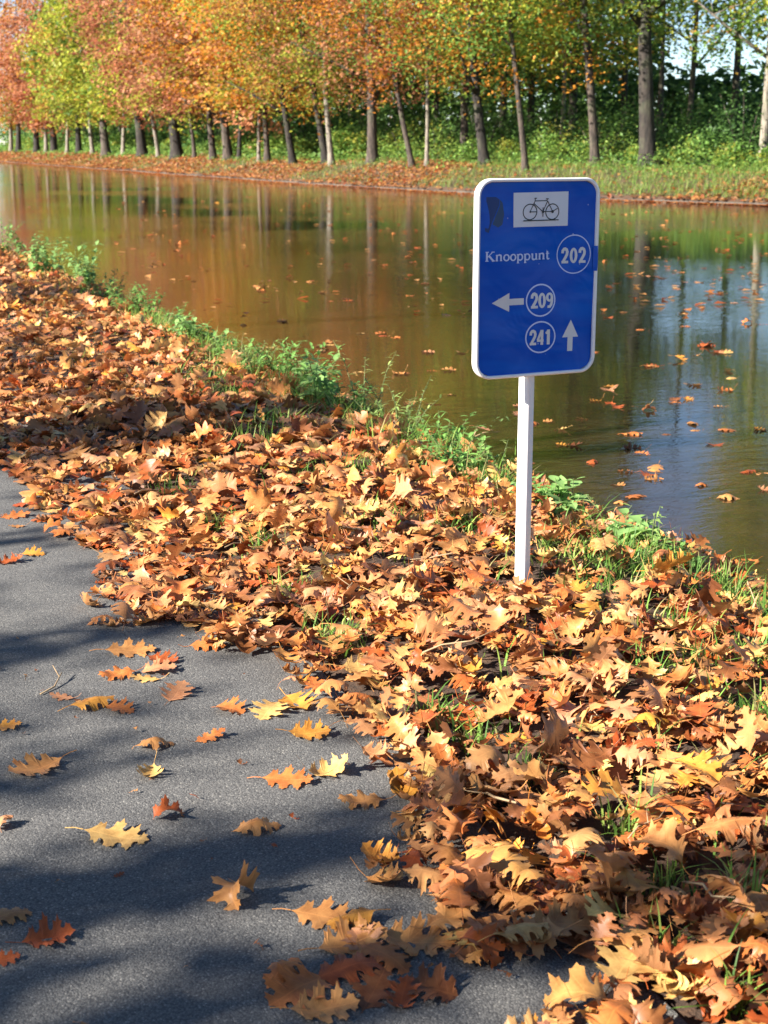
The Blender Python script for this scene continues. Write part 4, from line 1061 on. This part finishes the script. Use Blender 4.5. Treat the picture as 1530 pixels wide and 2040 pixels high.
TREES = [
    (22, 302, 8, 0, L_, P_ORY, 'farthest left golden tree with thin pale trunk'), (37, 303, 10, 4, D_, P_ORY, 'orange and yellow tree with dark trunk near the left edge'),
    (73, 304, 11, 0, D_, P_RED, 'red-brown tree with dark trunk third from the left edge'), (92, 305, 8, 2, L_, P_RED, 'slender pale trunk under the red-brown crowns at the left'),
    (108, 306, 13, -2, D_, P_RED, 'thick dark trunked red tree at the left'), (134, 306, 7, 0, L_, P_RED, 'thin pale trunk right of the thick dark red tree'),
    (157, 307, 11, -4, D_, P_YG, 'yellow-green tree with dark trunk among the red ones'), (185, 308, 8, 0, L_, P_YG, 'thin pale trunk under the yellow-green crown'),
    (212, 310, 16, -8, M_, P_YG, 'yellow-green tree with slanting two-toned trunk'), (245, 311, 8, 0, L_, P_YG, 'small white-trunked tree under low yellow leaves'),
    (284, 312, 18, -6, D_, P_SAL, 'brown-pink crowned tree with stout dark trunk'), (316, 314, 8, -14, L_, P_SAL, 'pale leaning trunk right of the stout dark one'),
    (353, 315, 21, -14, D_, P_SAL, 'salmon crowned tree with broad dark leaning trunk'), (388, 315, 8, -6, M_, P_SAL, 'thin brown trunk right of the broad leaning one'),
    (425, 318, 12, -4, M_, P_ORG, 'pale orange tree with straight grey trunk'), (455, 319, 17, -6, M_, P_ORG, 'orange tree with thick grey-brown trunk'),
    (476, 319, 8, 0, D_, P_ORG, 'thin dark trunk close right of the thick grey-brown one'), (516, 322, 7, 0, L_, P_ORG, 'thin nearly white trunk before green shrubs'),
    (533, 322, 11, -6, M_, P_ORG, 'reddish brown trunk beside the nearly white one'), (584, 327, 13, -14, D_, P_GOR, 'golden tree whose dark trunk leans left at its top'),
    (650, 326, 14, -22, D_, P_GOR, 'dark trunk leaning away behind the pale trunk'), (661, 330, 11, -10, L_, P_GOR, 'pale slender trunk leaning left in front of a dark one'),
    (742, 324, 19, -6, M_, P_RED, 'red-brown crowned tree with rough stout trunk left of centre'),
    (822, 333, 11, -24, M_, P_BRN, 'slim grey trunk leaning left at the picture centre'), (850, 333, 8, -5, L_, P_BRN, 'very slim pale trunk right of the slim grey one'),
    (925, 322, 16, 2, M_, P_MIX, 'straight brown trunk standing behind the forked tree'),
    (966, 331, 19, -14, D_, P_MIX, 'forked tree with dark spreading limbs and orange leaves above the sign'),
    (1047, 341, 12, -12, M_, P_MIX, 'grey slim trunk rising right behind the sign'), (1116, 322, 9, 0, L_, P_GRN, 'thin greenish trunk above the right half of the sign'),
    (1186, 331, 17, -10, M_, P_MIX, 'crooked grey-brown trunk right above the sign corner'),
    (1291, 334, 31, -4, D_, P_GRN, 'biggest tree with thick dark trunk and spreading limbs'), (1366, 326, 12, 0, M_, P_GRN, 'slim forked trunk right of the biggest tree'),
    (1518, 336, 17, 6, L_, P_GRN, 'pale green mossy trunk at the right edge'),
    (1640, 338, 18, 0, M_, P_MIX, 'brown trunked tree beyond the right edge'), (1760, 342, 18, -6, D_, P_GRN, 'dark trunked tree well beyond the right edge')]
def beside(x):
    """what the nearest of the bank trees is called, shortened"""
    t = min(TREES, key=lambda q: abs(q[0] - x)); return ' '.join(t[6].split()[:9])
def sky_gap(W):
    """the crowns leave an opening at the right of the view"""
    x, y, d = project(W); return ~(np.where(y > -40, (x > 1310) & (x < 1500), (x > 1285) & (x < 1515)) & (y < 165)) | (rng.random(len(x)) < np.where(y > -40, .8, .0))
for t in TREES:
    x = t[0]; kw = {}
    if x in (966,): kw = dict(fork=0.17, c0=2.6, limbs=8, cr=4.4)
    elif x == 1291: kw = dict(fork=0.30, c0=4.0, limbs=9, cr=4.6, height=15)
    elif x == 1186: kw = dict(fork=0.28, c0=3.0, curve=0.16)
    elif x in (1366, 1518): kw = dict(fork=0.24, c0=2.6, cr=4.2, height=14.5, nleaf=13000)
    elif x in (1116, 1047): kw = dict(c0=3.0, cr=3.7, height=12)
    elif x in (822, 850): kw = dict(c0=2.5, cr=3.4, height=11, nleaf=8000)
    elif x == 925: kw = dict(c0=2.8, height=13)
    elif x in (284, 455, 584, 742): kw = dict(fork=0.16, limbs=8, c0=2.2)
    elif t[2] <= 8: kw = dict(cr=2.6, height=9, nleaf=5500, c0=2.0, limbs=4)
    kw.setdefault('c0', 1.5 if x < 560 else (2.3 if x < 860 else 2.8))
    if x > 1100: kw['shape'] = sky_gap
    far_tree(*t, **kw)

# trees of the wood behind: four grown ones, the others are copies
back_src = []
BT = [(790, 236, 12), (868, 236, 11), (1000, 222, 14), (1055, 226, 15), (1240, 215, 16), (1312, 215, 14), (1460, 215, 20), (700, 250, 12), (620, 256, 12), (560, 262, 11), (490, 262, 11), (430, 266, 10), (370, 268, 10), (300, 270, 9), (240, 272, 9), (170, 274, 8), (1140, 220, 12), (930, 232, 10)]
LB = ['dark trunk half hidden by shrubs in the wood behind the bank trees']
for i, (x, y, wp) in enumerate(BT):
    # behind the shrubs: stands 13 to 20 m back from the water
    r = ray(x, 286 + 10); best = None
    dd = rng.uniform(12, 19)
    for t_ in np.arange(30, 260, 0.5):
        p = r * t_
        if p[0] - float(ufar(p[1])) > dd: best = p; break
    _, _, d = project(np.array([best[0], best[1], 0.7])); rad = wp * d / FPX / 2
    g = (best[0], best[1], float(zg(best[0], best[1])))
    if x in (1460, 1312, 1240):
        tree('wood_tree', 'slim wood tree far behind ' + beside(x), g, rad, 10, .5, (0, 0), 2.4, 5.0, [('deep', 1, 0), (G_, .5, 0)], 1200, .26, M_, group='trees of the wood behind', shape=sky_gap)
    elif len(back_src) < 4:
        back_src.append(tree('wood_tree', 'dark wood tree far behind ' + beside(x), g, rad, 16, .35, (0.01, 0), 4.6, 3.0, [('deep', 1, 0), (G_, .8, 0), (YG, .25, 0)], 9000, .27, M_, group='trees of the wood behind'))
    else:
        s = back_src[i % 4]; o = s.copy(); COL.objects.link(o); o.location = g; o['label'] = 'dark wood tree far behind ' + beside(x); o.rotation_euler = (0, 0, i * 1.3); o.scale = (1, 1, 1) 
        for ch in s.children:
            c = ch.copy(); COL.objects.link(c); c.parent = o

# ------------------------------------------------------------------ shrubs of the understorey, each a thing
def shrub(pos, rx, hz, n, cols, label, ls=0.13):
    root = empty('shrub', tuple(float(a) for a in pos)); tag(root, label, 'shrub', 'shrubs under the far trees')
    mb = MB()
    for i in range(4):
        a = i * 1.7 + rng.random(); mb.tube([(0, 0, -.1), (math.cos(a) * rx * .25, math.sin(a) * rx * .25, hz * .4), (math.cos(a) * rx * .5, math.sin(a) * rx * .5, hz * .75)], [.03, .02, .008], 5)
    mb.build('stem', M_BARK_M, root, True)
    k = 34; d_ = rand_dir(k); d_[:, 2] = np.abs(d_[:, 2]) * 1.0
    rr2 = rng.uniform(0.35, 1.0, k); cc = np.column_stack([d_[:, 0] * rx * rr2, d_[:, 1] * rx * rr2, 0.12 * hz + d_[:, 2] * hz * .85 * rr2])
    per = n // k; P = (cc[:, None, :] + rng.normal(0, 1, (k, per, 3)) * (0.22 * rx) * np.array([1, 1, .7])).reshape(-1, 3); P[:, 2] = np.abs(P[:, 2])
    ci = rng.integers(0, len(cols), k); tint = np.repeat(np.array([AUT_G[c_] for c_ in cols])[ci], per, 0) * rng.normal(1, .2, (k * per, 1))
    V, F, T = leaf_cloud(P, np.clip(rng.normal(ls, ls * .3, len(P)), .05, .4), np.clip(tint, .01, .5), 0.45)
    link('foliage', mesh_np('foliage', V, F, T, smooth=False), root, M_CROWN)
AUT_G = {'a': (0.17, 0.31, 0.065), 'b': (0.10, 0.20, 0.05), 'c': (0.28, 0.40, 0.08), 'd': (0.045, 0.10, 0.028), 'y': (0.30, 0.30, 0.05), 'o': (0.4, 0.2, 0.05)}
def on_bank(x, dd, y0=300):
    r = ray(x, 296)
    for t_ in np.arange(25, 260, 0.25):
        p = r * t_
        if p[0] - float(ufar(p[1])) > dd: return np.array([p[0], p[1], float(zg(p[0], p[1]))])
sx = 1560; i = 0
SHL = ['low sunlit shrub at foot of ', 'tall dark shrub deep behind ', 'mid green shrub just behind ']
while sx > 0:
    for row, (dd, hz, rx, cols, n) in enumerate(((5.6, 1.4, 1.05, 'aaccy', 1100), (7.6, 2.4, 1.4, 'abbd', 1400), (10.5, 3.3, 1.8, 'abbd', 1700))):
        x = sx + rng.uniform(-14, 14) + row * 12; p = on_bank(x, dd + rng.uniform(-.8, .8)); _, _, d = project(p)
        f = rng.uniform(.6, 1.35)
        if x > 1320 and row == 2: f = min(f, 0.8)
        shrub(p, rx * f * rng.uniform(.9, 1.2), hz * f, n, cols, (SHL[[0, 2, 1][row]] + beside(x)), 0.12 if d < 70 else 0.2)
    d0 = project(on_bank(sx, 8))[2]; sx -= 2.5 / d0 * FPX * 0.62 + 6; i += 1
print('shrubs', i * 3)
# far wood mass that closes the view
def woodland():
    n = 90000; v = 20 + 280 * rng.random(n) ** 1.3; d_ = rng.uniform(19, 27, n); u = ufar(v) + d_
    x, y, dep = project(np.column_stack([u, v, np.full(n, 3.0)]))
    top = np.where(x > 1320, 4.0, np.where(x > 1100, 6.5, 10.5)) * (0.8 + 0.25 * np.sin(v * .5) + 0.15 * np.sin(v * 1.3))
    P = np.column_stack([u, v, zg(u, v) + np.abs(top) * rng.random(n) ** .8])
    t = np.array([AUT['deep'], AUT['green'], AUT['bluegreen']])[rng.choice(3, n, p=[.5, .25, .25])] * rng.normal(1.35, .25, (n, 1))
    V, F, T = leaf_cloud(P, np.clip(rng.normal(.55, .15, n), .2, 1.1), np.clip(t, .01, .4))
    o = link('woodland', mesh_np('woodland', V, F, T, smooth=False), None, M_CROWN); tag(o, 'dark wood closing the view behind the far bank', 'wood', kind='stuff')
woodland()
# undergrowth, grass and litter of the far bank
def far_bank():
    n = 26000; v = 32 + 160 * rng.random(n) ** 1.7; d_ = np.abs(rng.normal(4.6, 1.0, n)); u = ufar(v) + d_
    hgt = 0.25 + 0.65 * np.clip((d_ - 3.2) / 2.2, 0, 1) * (0.7 + .3 * np.sin(v * .9))
    P = np.column_stack([u, v, zg(u, v) + hgt * rng.random(n)])
    t = np.array([AUT_G[c_] for c_ in 'aacb'])[rng.integers(0, 4, n)] * rng.normal(1, .2, (n, 1))
    V, F, T = leaf_cloud(P, np.clip(rng.normal(.11, .03, n), .04, .2) * np.clip(u * 0 + v / 60, 1, 2), np.clip(t, .01, .5), .4)
    keep = None
    o = link('undergrowth', mesh_np('undergrowth', V, F, T, smooth=False), None, M_CROWN); tag(o, 'bright green nettles and brambles at the feet of the far trees', 'undergrowth', kind='stuff')
    n = 46000; v = 33 + 120 * rng.random(n) ** 2.2; d_ = rng.uniform(.4, 4.2, n); u = ufar(v) + d_
    lit = (np.sin(v * .37) + np.sin(v * .83 + d_) * .6 + np.where(v > 54, 0.9, -1.3)) ; k = rng.random(n) > np.clip(lit * .4 + .25, .03, .93); u, v, d_ = u[k], v[k], d_[k]
    hh = v < 54
    parts = [grass_patch(np.column_stack([u, v, zg(u, v) - .02])[hh], 0.27, .3, .8, .006), grass_patch(np.column_stack([u, v, zg(u, v) - .02])[~hh], 0.2, .4, .6, .008)]
    V, F, T = join(parts); o = link('bank_grass', mesh_np('bank_grass', V, F, T), None, M_GREEN); tag(o, 'long grass on the slope of the far bank', 'grass', kind='stuff')
    n = 42000; v = 32 + 160 * rng.random(n) ** 1.6; d_ = rng.uniform(.0, 5.0, n); u = ufar(v) + d_
    lit = np.sin(v * .37) + np.sin(v * .83 + d_) * .6 + np.where(v > 54, 0.9, -1.0); k = rng.random(n) < np.clip(lit * .45 + .45, .12, 1); u, v = u[k], v[k]; n = len(u)
    P = np.column_stack([u, v, np.maximum(zg(u, v), WATER + .09) + .02 + .05 * rng.random(n)])
    t = np.array([PAL[c_] for c_ in ('tan', 'tan', 'pinkish tan', 'rust', 'brown')])[rng.integers(0, 5, n)] * rng.normal(.9, .15, (n, 1))
    V, F, T = leaf_cloud(P, np.clip(rng.normal(.17, .04, n), .08, .3) * np.clip(v / 70, 1, 1.8), np.clip(t, .02, .7), .2)
    o = link('bank_litter', mesh_np('bank_litter', V, F, T, smooth=False), None, M_CROWN); tag(o, 'fallen leaves covering the slope of the far bank', 'leaf litter', kind='stuff')
far_bank()

# ------------------------------------------------------------------ leaves floating on the canal
def floating():
    ME = ME_FLAT[:4]
    pts = []
    clusters = [(1275, 657, 2), (1345, 573, 3), (1320, 555, 2), (645, 690, 3), (640, 700, 2), (760, 665, 3), (1440, 700, 4), (1400, 690, 3), (860, 805, 1), (1140, 888, 1), (1250, 940, 1), (1300, 956, 1), (1265, 990, 1), (1235, 1003, 1), (1450, 993, 1),
                (1495, 1120, 1), (795, 745, 2), (560, 640, 2), (1215, 770, 1), (1118, 856, 1), (1380, 845, 1), (1385, 858, 1), (700, 745, 1), (1505, 560, 3), (1440, 585, 3), (350, 500, 2), (690, 600, 3), (850, 700, 2), (620, 560, 3), (300, 470, 3), (520, 575, 3), (420, 640, 1), (280, 530, 1)]
    for x, y, n in clusters:
        for q in range(n): pts.append((x + (rng.normal(0, 9) if q else 0), y + (rng.normal(0, 3) if q else 0), 1))
    while len(pts) < 330:
        y = 392 + 650 * rng.random() ** 2.1; x = rng.uniform(0, 1530)
        if rng.random() > (0.42 + 0.58 * (x / 1530) ** 1.3): continue
        p = at_z(x, y, WATER)
        if p[0] < 3.7 or p[0] > float(ufar(p[1])) - .8: continue
        pts.append((x, y, 0))
    rec = []
    for x, y, c in pts:
        p = at_z(x, y, WATER)
        if p[0] < 3.6: continue
        rec.append(p)
    for i, p in enumerate(rec[:300]):
        x, y, d = project(p)
        col = PNAME[rng.choice(7, p=[.22, .2, .22, .08, .1, .14, .04])]
        s = rng.uniform(.09, .15) * (1.15 if d > 25 else 1.0)
        me = (ME_FLAT + ME_HI)[rng.integers(0, 5 if rng.random() < .6 else 20)]
        rm = rot_mats(np.array([rng.uniform(0, 6.28)]), np.array([abs(rng.normal(0, .15))]), np.array([rng.uniform(0, 6.28)]))[0]
        zone = 'on the open water right of the sign' if x > 1190 else ('on the water between sign and weeds' if y > 560 else 'on the water towards the far bank')
        leaf_object(me, (p[0], p[1], WATER - .003 - s * float(np.percentile(np.array([v_.co for v_ in me.vertices]) @ rm.T[:, 2], 15))), rm, s, np.array(PAL[col]) * rng.uniform(.7, 1.1), f'{col} oak leaf floating {zone}', 'leaves floating on the canal', 'floating_leaf')
    # the drift of leaves against the far kerb
    n = 9000; v = 33 + 120 * rng.random(n) ** 1.5; e = np.abs(rng.normal(0, .35, n)) * (1 + .7 * np.sin(v * .31)); u = ufar(v) - .06 - e
    P = np.column_stack([u, v, WATER + .008 + .03 * rng.random(n)])
    t = np.array([PAL[c_] for c_ in ('tan', 'orange', 'rust', 'rust', 'brown')])[rng.integers(0, 5, n)] * rng.normal(.95, .15, (n, 1))
    m_ = 380; yy = 398 + 230 * rng.random(m_) ** 1.5; xx = 1530 * rng.random(m_) ** .6
    Q = np.array([at_z(a_, b_, WATER + .012) for a_, b_ in zip(xx, yy)]); Q = Q[(Q[:, 0] > 4) & (Q[:, 0] < ufar(Q[:, 1]) - .3)]
    P = np.vstack([P, Q]); n = len(P); t = np.vstack([t, np.array([PAL[c_] for c_ in ('tan', 'orange', 'rust', 'brown')])[rng.integers(0, 4, len(Q))]])
    V, F, T = leaf_cloud(P, np.clip(rng.normal(.115, .03, n), .05, .2), np.clip(t, .02, .7), .0, .14)
    o = link('drifted_leaves', mesh_np('drifted_leaves', V, F, T, smooth=False), None, M_CROWN); tag(o, 'orange leaves drifting on the water towards and along the far kerb', 'leaf litter', kind='stuff')
floating()

# ------------------------------------------------------------------ the row of trees on this side of the path; they shade it
def shade_row():
    tanE = math.tan(SUN_EL); sd = np.array([math.cos(SUN_DIR), math.sin(SUN_DIR)])
    def up_ray(u, v, z): return np.array([u - sd[0] * z / tanE, v - sd[1] * z / tanE, z])
    tr = [(-7.2, 0.7), (-7.6, 6.7), (-7.0, 13.4), (-7.4, 22.0), (-7.2, 29.5)]
    low = [[] for _ in tr]
    def put(u, v, z):  # adds a leaf clump up the sun's ray, shaped to shade this ground spot
        c = up_ray(u, v, z); k = int(np.argmin([abs(c[1] - t[1]) for t in tr])); low[k].append((c[0] - tr[k][0], c[1] - tr[k][1], c[2] + 0.05))
    for vc, hw, n, u0, u1 in ((2.15, .12, 24, -1.2, .5), (2.62, .10, 18, -1.2, .75), (3.2, .07, 13, -1.2, .5), (3.6, .03, 3, -1, .8), (4.12, .10, 16, -1.2, .7), (4.75, .05, 5, -1.2, .4), (5.4, .10, 7, -1, .4), (6.1, .10, 5, -1, .5),
                              (7.2, .55, 36, .4, 2.2), (10.0, .9, 24, .5, 1.8), (14.0, .7, 44, .2, 3.0), (17.2, .4, 12, 0, 2.5), (21, 1.2, 26, .2, 2.4)):
        for _ in range(n):
            uu = rng.uniform(u0, u1); put(uu, vc + rng.normal(0, hw) + .06 * uu, rng.uniform(3.5, 5.4))
    for _ in range(4): put(rng.uniform(1.35, 1.7), 2.2 + rng.normal(0, .04), rng.uniform(3.8, 5))
    labs = ['oak beside the path next to the viewer', 'oak beside the path left of the signpost', 'oak beside the path level with the shaded bank corner', 'oak beside the path farther along the canal', 'farthest oak beside the path']
    nothing = lambda W: np.zeros(len(W), bool)
    for k, (u, v) in enumerate(tr):
        if not low[k]: low[k] = [(0, 0, 9)]
        ncl = len(low[k])
        tree('path_oak', labs[k], (u, v, float(zg(u, v))), .24, 13.5, .36, (0.0, 0), 4.0, 4.6, [('orange', 1, 0), ('gold', .6, 0), (YG, .4, 0)], ncl * 44, .10, M_BARK_D, group='oaks beside the path', low=low[k], ncl=ncl, shape=nothing, limbs=4, clump=.36, cshape=(.9, .40, 1.6))
shade_row()
